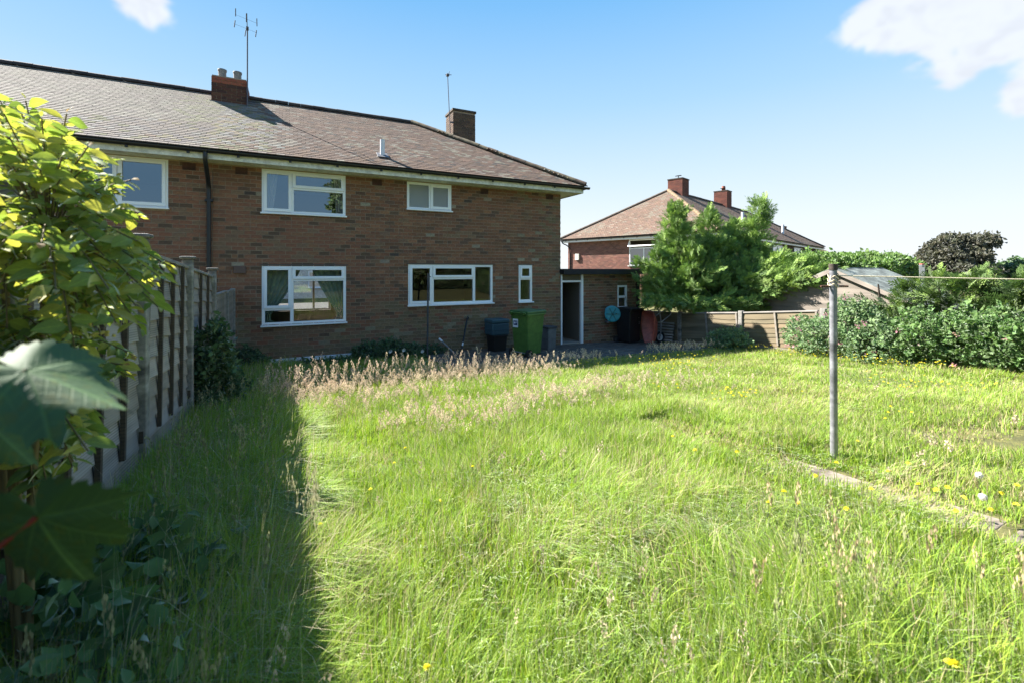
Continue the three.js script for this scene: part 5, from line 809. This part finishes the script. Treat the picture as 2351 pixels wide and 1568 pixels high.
{ // two lobed leaves on red stalks, close to the lens
  const root = at(-240, 1260, 0.52), t = thing('sycamore_sapling', 'sycamore sapling with big lobed leaves on red stalks, nearest the lens', 'sapling', [root.x, gy(root.x, root.z) - 0.02, root.z]), o = t.position;
  const lobes = [[0.0, 1.0], [0.1, 0.86], [0.2, 0.8], [0.3, 0.7], [0.36, 0.64], [0.45, 0.74], [0.6, 0.9], [0.7, 0.8], [0.82, 0.74], [0.95, 0.6], [1.05, 0.58], [1.2, 0.7], [1.35, 0.78], [1.5, 0.66], [1.75, 0.56], [2.1, 0.48], [2.5, 0.44], [2.8, 0.36], [3.05, 0.12]];
  const outline = []; for (const [a, r] of lobes) outline.push([a, r]); for (const [a, r] of lobes.slice(1).reverse()) outline.push([2 * Math.PI - a, r]);
  const N = 150, rAt = (a) => { a = (a + 4 * Math.PI) % (2 * Math.PI); for (let i = 0; i < outline.length; i++) { const p = outline[i], q = outline[(i + 1) % outline.length], qa = i === outline.length - 1 ? 2 * Math.PI : q[0]; if (a >= p[0] && a <= qa) return mix(p[1], q[1], (a - p[0]) / (qa - p[0] || 1)); } return 0.3; };
  const make = (size, cup, rip) => { const pos = [0, 0, 0], uv = [0.5, 0.5], idx = [], rings = 6; for (let j = 1; j <= rings; j++) for (let i = 0; i < N; i++) { const a = i / N * 2 * Math.PI, saw = j === rings ? 1 + 0.1 * (hash2(i, 7) - 0.5) + 0.13 * ((i % 5) / 4 - 0.5) : 1, r = rAt(a) * j / rings * saw, vein = Math.cos(a * 5 * 0.92) * 0.02 * j / rings; pos.push(Math.sin(a) * r * size, Math.cos(a) * r * size, (-cup * r * r + vein + rip * Math.sin(a * 3 + 1) * r * r + 0.05 * r * (fbm(Math.sin(a) * r * 5 + 9, Math.cos(a) * r * 5 + 9, 3) - 0.5)) * size); uv.push(0.5 + Math.sin(a) * r * 0.5, 0.5 + Math.cos(a) * r * 0.5); }
    for (let i = 0; i < N; i++) { const k = (i + 1) % N; idx.push(0, 1 + k, 1 + i); for (let j = 0; j < rings - 1; j++) { const a = 1 + j * N + i, b = 1 + j * N + k; idx.push(a, b, a + N, b, b + N, a + N); } }
    const g = new THREE.BufferGeometry(); g.setAttribute('position', new THREE.Float32BufferAttribute(pos, 3)); g.setAttribute('uv', new THREE.Float32BufferAttribute(uv, 2)); g.setIndex(idx); g.computeVertexNormals(); return g; };
  const veinAt = (u, v) => { const x = u - 0.5, y = v - 0.5, r = Math.hypot(x, y), a = Math.abs(Math.atan2(x, y)); let m = 0; for (const l of [0, 0.62, 1.32]) { const dd = Math.abs(a - l) * r, al = Math.cos(a - l) * r; m = Math.max(m, sstep(0.009, 0.003, dd) * 1.0, dd < 0.12 ? 0.55 * sstep(0.1, 0.03, Math.abs((((al - dd * 0.75) * 17) % 1 + 1) % 1 - 0.5)) * sstep(0.12, 0.05, dd) : 0); } return m; };
  const veins = tex(512, 512, (u, v) => { const m = veinAt(u, v), n = fbm(u * 16, v * 16, 4), k = sstep(0.66, 0.72, fbm(u * 22 + 5, v * 22, 3)); return [0.72 + 0.2 * m + 0.1 * n + 0.12 * k, 0.74 + 0.16 * m + 0.1 * n, 0.7 + 0.1 * m - 0.1 * k]; }), veinB = tex(512, 512, (u, v) => g3(0.7 - 0.5 * veinAt(u, v) + 0.2 * fbm(u * 30, v * 30, 3)), { srgb: false });
  const lm = phy([0.075, 0.155, 0.065], { map: veins, bumpMap: veinB, bumpScale: 0.0011, roughness: 0.68, specularIntensity: 0.6 }), red = std([0.3, 0.035, 0.03], { roughness: 0.5 });
  const st = part('stem', tube([V3(0, 0, 0), V3(0.01, 0.6, -0.02), at(-240, 900, 0.53).sub(o), at(-240, 700, 0.53).sub(o)], 0.008, 16, 8), std([0.1, 0.09, 0.05]), t);
  const leaf = (cx, cy, Z, size, tipx, tipy, tz, cup, rip, ndir, sx, sy, mat = lm) => {
    const c = at(cx, cy, Z), tip = at(tipx, tipy, Z + tz), y = tip.clone().sub(c).normalize(), n = ndir.clone().addScaledVector(y, -ndir.dot(y)).normalize(), x = y.clone().cross(n), m = part('leaf', make(size, cup, rip), mat, t);
    m.quaternion.setFromRotationMatrix(new THREE.Matrix4().makeBasis(x, y, n)); m.position.copy(c.clone().sub(o));
    part('petiole', tube([at(sx, sy, 0.53).sub(o), at((sx + cx) / 2, (sy + cy) / 2 + 10, Z + 0.01).sub(o), c.clone().sub(o)], 0.0028, 12, 6), red, t);
  };
  const toCam = FWD.clone().negate();
  leaf(85, 1185, 0.5, 0.11, 205, 1400, 0.03, 0.25, 0.12, toCam.clone().add(V3(0, 0.75, 0)).normalize(), -240, 1420);
  leaf(60, 850, 0.5, 0.115, 300, 935, 0.02, 0.3, 0.3, V3(0, 1, 0).addScaledVector(toCam, 0.28), -240, 1120);
  leaf(-90, 930, 0.55, 0.11, 30, 1010, 0.02, 0.5, 0.2, V3(0, 1, 0).addScaledVector(toCam, 0.6), -240, 1150);
}
{ // nettles and bindweed at the foot of the shrub
  const R = rngOf(720), nett = [leafCluster(41, 9, 0.075, 0.05, 0.1), leafCluster(42, 8, 0.06, 0.05, 0.09)], pts = [];
  const t = thing('bindweed_patch', 'low patch of heart-leaved weeds in the shade below the shrub', 'weeds', onG(-0.6, 9.1, -0.03));
  for (let k = 0; k < 330; k++) { const x = -0.98 + R() * 0.8, z = 8.1 + R() * 1.9; if (x > -0.35 && R() < 0.6) continue; pts.push([V3(x, gy(x, z) + 0.05 + R() * 0.38 * (1 - (x + 1)), z).sub(t.position), V3((R() - 0.3), 1, R() - 0.3).normalize()]); }
  foliage('foliage', t, nett, LEAFM, pts, R, 1.0, tintOf([0.09, 0.19, 0.045], 0.6));
}

// ---------------------------------------------------------------- grass
function bladeInto(A, R, { x, z, h, w, lean, az, c, droop = 0.6 }) {
  const k = A.pos.length / 3, n = 3, dx = Math.cos(az), dz = Math.sin(az), sx = -dz, sz = dx, tw = (R() - 0.5) * 1.2, cx = sx * Math.cos(tw) + dx * Math.sin(tw), cz = sz * Math.cos(tw) + dz * Math.sin(tw);
  for (let j = 0; j <= n; j++) { const t = j / n, o = lean * t * t * h, y = h * t * (1 - droop * lean * t * t * 0.5), ww = w * (1 - t * t * 0.9) / 2; if (j === n) { A.pos.push(x + dx * o, y, z + dz * o); A.col.push(...c); } else { A.pos.push(x + dx * o - cx * ww, y, z + dz * o - cz * ww, x + dx * o + cx * ww, y, z + dz * o + cz * ww); A.col.push(...c, ...c); } }
  for (let j = 0; j < n - 1; j++) { const a = k + j * 2; A.idx.push(a, a + 1, a + 2, a + 1, a + 3, a + 2); } A.idx.push(k + (n - 1) * 2, k + (n - 1) * 2 + 1, k + n * 2);
}
const finish = (A) => { const g = new THREE.BufferGeometry(); g.setAttribute('position', new THREE.Float32BufferAttribute(A.pos, 3)); g.setAttribute('color', new THREE.Float32BufferAttribute(A.col, 3)); g.setAttribute('uv', new THREE.Float32BufferAttribute(new Float32Array(A.pos.length / 3 * 2), 2)); g.setIndex(A.idx); g.computeVertexNormals(); return g; };
function seedStem(seed, h, plume, len, wid, n) {                           // stalk with a plume of spikelets
  const R = rngOf(seed), A = { pos: [], col: [], idx: [] }, c0 = [0.55, 0.75, 0.5];
  bladeInto(A, R, { x: 0, z: 0, h: h, w: 0.0035, lean: 0.12, az: 0, c: c0 }); bladeInto(A, R, { x: 0.001, z: 0, h: h, w: 0.003, lean: 0.12, az: 0.05, c: c0 });
  for (let k = 0; k < n; k++) { const t = k / n, y = h - len * (1 - t), r = wid * Math.sin(Math.PI * (0.12 + 0.8 * t)) * (0.4 + R()), a = R() * 6.28, x = 0.12 * h * Math.pow(y / h, 2) + Math.cos(a) * r, z = Math.sin(a) * r, i = A.pos.length / 3, s = plume * (0.7 + R() * 0.6), j = 0.75 + R() * 0.5, b = R() * 6.28, ux = Math.cos(b) * s * 0.4, uz = Math.sin(b) * s * 0.4; A.pos.push(x, y - s, z, x + ux, y, z + uz, x, y + s, z, x - ux, y, z - uz); for (let m = 0; m < 4; m++) A.col.push(j, j * 0.98, j * 0.95); A.idx.push(i, i + 1, i + 2, i, i + 2, i + 3); }
  return finish(A);
}
const GRASS = leafMat([1, 1, 1], { vertexColors: true, roughness: 0.88, transmission: 0.42 });
const SEED = leafMat([1, 1, 1], { vertexColors: true, roughness: 0.95, transmission: 0.25 });
{
  const R = rngOf(900);
  const seeds = [[], [], []];
  const inView = (x, z) => { const dx = x, dz = 10.9 - z, X = 0.89529 * dx - 0.44548 * dz, Z = 0.44548 * dx + 0.89529 * dz; return Z < 0.25 ? (Math.hypot(dx, dz) < 1.0 ? 0.5 : 0) : Math.abs(X / Z) < 1.45 ? Z : Math.abs(X / Z) < 2.5 && Z < 2.5 ? Z : 0; };
  const shadeStrip = (x, z) => sstep(0.35, -0.1, x + (fbm(z * 1.3, x * 2, 3) - 0.5) * 0.6) * (z > 0.8 ? 1 : 0);        // unmown strip along the fence
  const tallBand = (x, z) => sstep(0.55, 0.2, Math.abs(z - 3.95)) * sstep(-0.7, 0.0, x) * sstep(4.6, 3.9, x);
  const straws = (x, z) => Math.max(sstep(0.35, 0.1, Math.hypot((x - 3.55) * 1.5, z - 7.55)), sstep(0.45, 0.2, Math.hypot((x - 5.3) * 0.7, (z - 9.15))), 0.3 * sstep(0.3, 0.12, Math.abs(x - PATH(z))) * (z > 7.2 ? 1 : 0));
  const rush = (x, z) => sstep(0.5, 0.15, Math.hypot(x - 1.85, (z - 9.95)));
  const MAXB = 620000, P = new Float32Array(MAXB * 7 * 3), Cc = new Float32Array(MAXB * 7 * 3), I = new Uint32Array(MAXB * 15);
  let vn = 0, inn = 0, made = 0;
  const vert = (x, y, z, r, g, b) => { const i = vn * 3; P[i] = x; P[i + 1] = y; P[i + 2] = z; Cc[i] = r; Cc[i + 1] = g; Cc[i + 2] = b; return vn++; };
  function blade(x, y, z, h, w, lean, az, n, r, g, b) {
    const dx = Math.cos(az), dz = Math.sin(az), tw = (R() - 0.5) * 1.6, cx = -dz * Math.cos(tw) + dx * Math.sin(tw), cz = dx * Math.cos(tw) + dz * Math.sin(tw); let p0 = -1, p1 = -1;
    for (let j = 0; j <= n; j++) {
      const t = j / n, o = lean * t * t * h, yy = y + h * t * (1 - 0.3 * lean * t * t), ww = w * (1 - 0.75 * t * t) / 2, X = x + dx * o, ZZ = z + dz * o;
      if (j === n) { const v = vert(X, yy, ZZ, r, g, b); I[inn++] = p0; I[inn++] = p1; I[inn++] = v; } else { const v0 = vert(X - cx * ww, yy, ZZ - cz * ww, r, g, b), v1 = vert(X + cx * ww, yy, ZZ + cz * ww, r, g, b); if (j) { I[inn++] = p0; I[inn++] = p1; I[inn++] = v0; I[inn++] = p1; I[inn++] = v1; I[inn++] = v0; } p0 = v0; p1 = v1; }
    }
    made++;
  }
  function clump(x, z) {
    const Z = inView(x, z); if (!Z || x < FX + 0.05 || onPatio(x, z) || (z < 0.35 && x > -1) || (x > 10.3 && z < 5.4)) return;
    const st = straws(x, z), bare = sstep(0.36, 0.1, Math.abs(z - 8.98)) + sstep(0.45, 0.25, Math.abs(z - 10.1)) + 0.6 * sstep(0.2, 0.05, Math.abs(z - 7.75)), onPath = z > 7.35 && Math.abs(x - PATH(z)) < 0.16 + 0.2 * (fbm(x * 5, z * 5, 3) - 0.4); if (onPath && R() < bare * 0.97 * (fbm(x * 7, z * 7, 3) > 0.62 ? 0.6 : 1)) return; if (st > 0.3 && R() < st * 0.3) return;
    const n1 = fbm(x * 0.9 + 11, z * 0.9, 4), n2 = fbm(x * 2.7, z * 2.7 + 40, 3), sh = shadeStrip(x, z), tb = tallBand(x, z), ru = rush(x, z), right = sstep(3.2, 5, x);
    let h = mix(0.12, 0.22, n1) * mix(0.7, 1.3, n2) * mix(1, 0.62, right) * (z < 3 && x > 4 ? 0.75 : 1); h = mix(h, 0.36 + 0.1 * n2, sh * 0.8); h = mix(h, 0.24, tb * 0.6); h = mix(h, 0.36 + 0.12 * R(), ru * 0.8); if (st > 0.2) h *= 0.55; if (Math.hypot(x - 3.92, z - 8.83 - 0.1) < 0.3) h *= 0.6;
    if (z > 7.2 && x - PATH(z) > -0.75 && x - PATH(z) < 0.4) h *= mix(0.55, 0.85, n2); if (Math.hypot(x, z - 10.9) < 0.55) h *= 0.5;
    const dry = clamp(clamp((fbm(x * 1.7 + 70, z * 1.7, 4) - 0.45) * 2.6) * 0.8 + 0.06 + st * 1.3 + tb * 0.25 + right * 0.32), y = gy(x, z) - 0.015, lx = fbm(x * 0.8 + 90, z * 0.8, 3) * 14, mat = sstep(0.55, 0.68, fbm(x * 1.4 + 31, z * 1.4 + 17, 3));
    const n = 5 + Math.floor(R() * 5), seg = Z < 3.2 ? 3 : 2, wz = Z < 2 ? 0.0037 : Z < 3.2 ? 0.0046 : Z < 6 ? 0.0066 : 0.011, spread = Z < 3.2 ? 0.03 : 0.045, wind = sh > 0.4 ? 1.1 : 0.0;
    for (let k = 0; k < n && made < MAXB; k++) {
      const a = R() * 6.28, d = spread * Math.sqrt(R()), j = 0.72 + R() * 0.56, straw = R() < 0.035 + dry * 0.38;
      const r = (straw ? 0.4 : mix(0.215, 0.305, R())) * j, g = (straw ? 0.33 : 0.385) * j, b = (straw ? 0.16 : mix(0.016, 0.036, R())) * j, wisp = R() < 0.022;
      const bx = x + Math.cos(a) * d, bz = z + Math.sin(a) * d;
      blade(bx, y, bz, h * (0.4 + R() * 0.75) * (wisp ? 1.5 : 1), wz * (wisp ? 0.6 : 0.65 + R() * 0.7), R() * (sh > 0.4 ? 1.5 : 0.8 + mat * 0.5), R() < 0.4 * wind ? 0.5 + R() : R() < 0.3 + mat * 0.3 ? lx + (R() - 0.5) * 1.2 : R() * 6.28, seg, wisp ? 0.5 * j : r, wisp ? 0.44 * j : g, wisp ? 0.26 * j : b);
    }
  }
  for (let k = 0; k < 30000; k++) clump(-1 + R() * 12, 0.3 + R() * 9);
  for (let k = 0; k < 11000; k++) { const r = 0.35 + R() * 1.6, a = -2.1 + R() * 3.6; clump(Math.sin(a + 0.46) * r, 10.9 - Math.cos(a + 0.46) * r); }   // at the photographer's feet
  for (let k = 0; k < 26000; k++) clump(-1 + R() * 6.2, 6.6 + R() * 4.6);
  for (let k = 0; k < 30000; k++) clump(-1 + R() * 9, 3.5 + R() * 5.5);
  const lg = new THREE.BufferGeometry(); lg.setAttribute('position', new THREE.BufferAttribute(P.slice(0, vn * 3), 3)); lg.setAttribute('color', new THREE.BufferAttribute(Cc.slice(0, vn * 3), 3)); lg.setIndex(new THREE.BufferAttribute(I.slice(0, inn), 1)); lg.computeVertexNormals();
  const lawn = new THREE.Mesh(lg, GRASS); lawn.name = 'lawn_grass'; lawn.castShadow = lawn.receiveShadow = true; lawn.userData = { kind: 'stuff', label: 'overgrown green lawn grass covering the garden', category: 'grass' }; scene.add(lawn);
  // flowering grass: pinkish plumes in a band near the patio and in drifts over the lawn
  const pl = [seedStem(1, 1, 0.022, 0.28, 0.03, 26), seedStem(2, 1, 0.02, 0.3, 0.045, 30), seedStem(3, 1, 0.024, 0.22, 0.02, 20)];
  const put = (x, z, h, c) => { const Z = inView(x, z); if (!Z || onPatio(x, z) || x < FX + 0.1) return; seeds[Math.floor(R() * 3)].push({ p: V3(x, gy(x, z) - 0.01, z), q: aim(V3((R() - 0.5) * 0.25, 1, (R() - 0.5) * 0.25).normalize(), R() * 6.28), s: Z < 3 ? V3(0.4, h, 0.4) : V3(0.62, h, 0.62), c }); };
  const tan = () => { const j = 0.8 + R() * 0.45; return R() < 0.25 ? lin(0.62 * j, 0.52 * j, 0.37 * j) : lin(0.6 * j, 0.48 * j, 0.37 * j); };
  for (let k = 0; k < 1300; k++) { const x = -0.35 + R() * 5.1, z = 3.88 + (R() + R() + R() - 1.5) * 0.5; if (R() > sstep(4.7, 3.6, x) || R() < 0.25 * fbm(x * 3, z * 3, 2)) continue; put(x, z, (0.22 + R() * R() * 0.46) * mix(1, 0.75, sstep(1.5, 4.2, x)), tan()); }
  for (let k = 0; k < 5000; k++) { const x = -0.8 + R() * 7.5, z = 3.4 + R() * 7, d = fbm(x * 0.8 + 5, z * 0.8 + 5, 4); if (d < 0.5 || R() > (d - 0.46) * 3.2 * sstep(7, 2.5, x)) continue; if (inView(x, z) < 3.2 && R() < 0.75) continue; put(x, z, 0.2 + R() * 0.13, tan()); }
  for (const [cx, cz, r, n] of [[0.9, 5.0, 1.0, 170], [2.3, 4.7, 1.2, 150], [1.5, 6.5, 0.75, 150], [3.5, 4.6, 0.8, 70], [2.75, 6.3, 0.4, 50], [3.6, 6.1, 0.35, 40], [0.35, 4.4, 0.5, 90]]) for (let k = 0; k < n; k++) { const a = R() * 6.28, d = r * Math.sqrt(R()) * (0.6 + R() * 0.6); put(cx + Math.cos(a) * d, cz + Math.sin(a) * d * 0.8, 0.22 + R() * 0.14, tan()); }
  for (let k = 0; k < 420; k++) { const x = 4.6 + R() * 4.4, z = 3.2 + R() * 0.7; if (fbm(x * 1.5, 3, 3) < 0.5) continue; put(x, z, 0.24 + R() * 0.12, tan()); }
  for (let k = 0; k < 34; k++) { const a = R() * 6.28, r = R() * 0.5, x = 1.85 + Math.cos(a) * r * 1.2, z = 9.95 + Math.sin(a) * r; put(x, z, 0.32 + R() * 0.2, R() < 0.5 ? lin(0.28, 0.3, 0.14) : lin(0.48, 0.38, 0.22)); }
  for (let k = 0; k < 9; k++) put(0.0 + R() * 0.16, 8.35 + R() * 0.4, 0.42 + R() * 0.24, lin(0.42, 0.4, 0.24));
  for (let k = 0; k < 120; k++) { const x = -0.9 + R() * 0.9, z = 4 + R() * 6; put(x, z, 0.4 + R() * 0.15, lin(0.3, 0.3, 0.16)); }
  const sg = new THREE.Group(); sg.name = 'seeding_grass'; sg.userData = { kind: 'stuff', label: 'pinkish seed heads of tall grass in drifts across the lawn', category: 'grass' }; scene.add(sg);
  pl.forEach((g, i) => inst('seed_heads', g, SEED, seeds[i], sg));
  console.log('blades', made, 'tris', inn / 3, 'seeds', seeds.map((s) => s.length));

  // yellow flowers: the nearer ones one by one, the far carpet of small ones as a mass
  const head = (() => { const l = []; for (let ring = 0; ring < 3; ring++) for (let k = 0; k < 14; k++) { const a = (k + ring * 0.33) / 14 * 6.28; l.push(xf(leafGeo(0.02 - ring * 0.005, 0.006, { fold: 0.1, droop: -0.1 - ring * 0.35, rows: 2 }), V3(0, ring * 0.002, 0), new THREE.Quaternion().setFromUnitVectors(UP, V3(Math.cos(a), 0.12 + 0.3 * ring, Math.sin(a)).normalize()))); } return merge(l); })();
  const yel = leafMat([0.9, 0.8, 0.05], { transmission: 0.25 }), stalk = std([0.14, 0.2, 0.05]), stalkG = new THREE.CylinderGeometry(0.0016, 0.002, 1, 5).translate(0, 0.5, 0), clockM = leafMat([0.72, 0.7, 0.66], { transmission: 0.4 });
  const clockG = (() => { const l = [], Q = rngOf(3); for (let k = 0; k < 90; k++) { const d = randDir(Q); l.push(xf(leafGeo(0.02, 0.005, { rows: 2, fold: 0 }), V3(0, 0, 0), aim(d, Q() * 6))); l.push(xf(new THREE.CircleGeometry(0.004, 5), d.clone().multiplyScalar(0.02), new THREE.Quaternion().setFromUnitVectors(V3(0, 0, 1), d))); } return merge(l); })();
  const flower = (x, z, h, s, kind, label, group) => { const t = thing(kind === 'clock' ? 'dandelion_clock' : 'dandelion', label, 'flower', [x, gy(x, z) - 0.01, z], R() * 6, group); const m = part('stem', stalkG, stalk, t); m.scale.set(1, h, 1); const f = part('flower_head', kind === 'clock' ? clockG : head, kind === 'clock' ? clockM : yel, t); f.position.y = h; f.scale.setScalar(s); f.rotation.set((R() - 0.3) * 0.6, 0, (R() - 0.5) * 0.5); };
  const G0 = (px, py, lift) => { let Z = 0.4; for (; Z < 14; Z += 0.01) { const q = at(px, py, Z); if (q.y <= gy(q.x, q.z) + lift) break; } return at(px, py, Z); };
  const one = (px, py, lift, s, kind, label, group) => { const q = G0(px, py, lift); flower(q.x, q.z, lift, s, kind, label, group); };
  one(2190, 1518, 0.28, 1.05, '', 'largest yellow dandelion, in the long grass close to the lens'); one(980, 1530, 0.22, 0.7, '', 'yellow buttercup-like flower alone in the bright grass close to the lens');
  one(2250, 1088, 0.16, 1.0, 'clock', 'fluffy dandelion clock beside the path, farther of the two'); one(2258, 1137, 0.16, 1.0, 'clock', 'fluffy dandelion clock beside the path, nearer of the two');
  const near = [[2108, 1108], [2150, 1122], [2178, 1115], [2212, 1140], [2300, 1130], [2338, 1110], [2335, 1155], [2196, 1170], [2040, 1078], [2005, 1120], [1870, 1090], [1805, 1125], [1763, 1150], [1835, 1152], [1945, 1165], [2280, 1168], [1690, 1035], [1925, 1060], [2090, 1060], [1600, 1030], [1545, 1000], [1970, 1010]];
  for (const [a, b] of near) one(a + (R() - 0.5) * 8, b, 0.13, 0.7 + R() * 0.25, '', 'yellow dandelion among those growing beside the sunken path', 'dandelions beside the sunken path');
  for (const [a, b] of [[930, 1025], [905, 1060], [1085, 1068], [1040, 940], [1010, 1145], [735, 1200], [690, 1320], [850, 1120]]) one(a, b, 0.2, 0.65, '', 'small yellow flower scattered in the bright long grass', 'yellow flowers in the long grass');
  const small = []; for (let k = 0; k < 2600; k++) { const x = 4.2 + R() * 6, z = 3.3 + R() * 5.5, d = fbm(x * 1.1, z * 1.1 + 9, 3) + (z < 5.5 && x > 5.5 ? 0.1 : -0.06); if (d < 0.5 || R() > 0.55 || !inView(x, z) || onPatio(x, z)) continue; small.push({ p: V3(x, gy(x, z) + 0.09 + R() * 0.08, z), q: aim(V3((R() - 0.5) * 0.7, 1, (R() - 0.5) * 0.7).normalize()), s: 0.55 + R() * 0.4 }); }
  const hw = inst('hawkbit_flowers', head, yel, small, scene); hw.userData = { kind: 'stuff', label: 'carpet of small yellow hawkbit flowers over the far lawn', category: 'flowers' };
}

renderer.render(scene, camera);
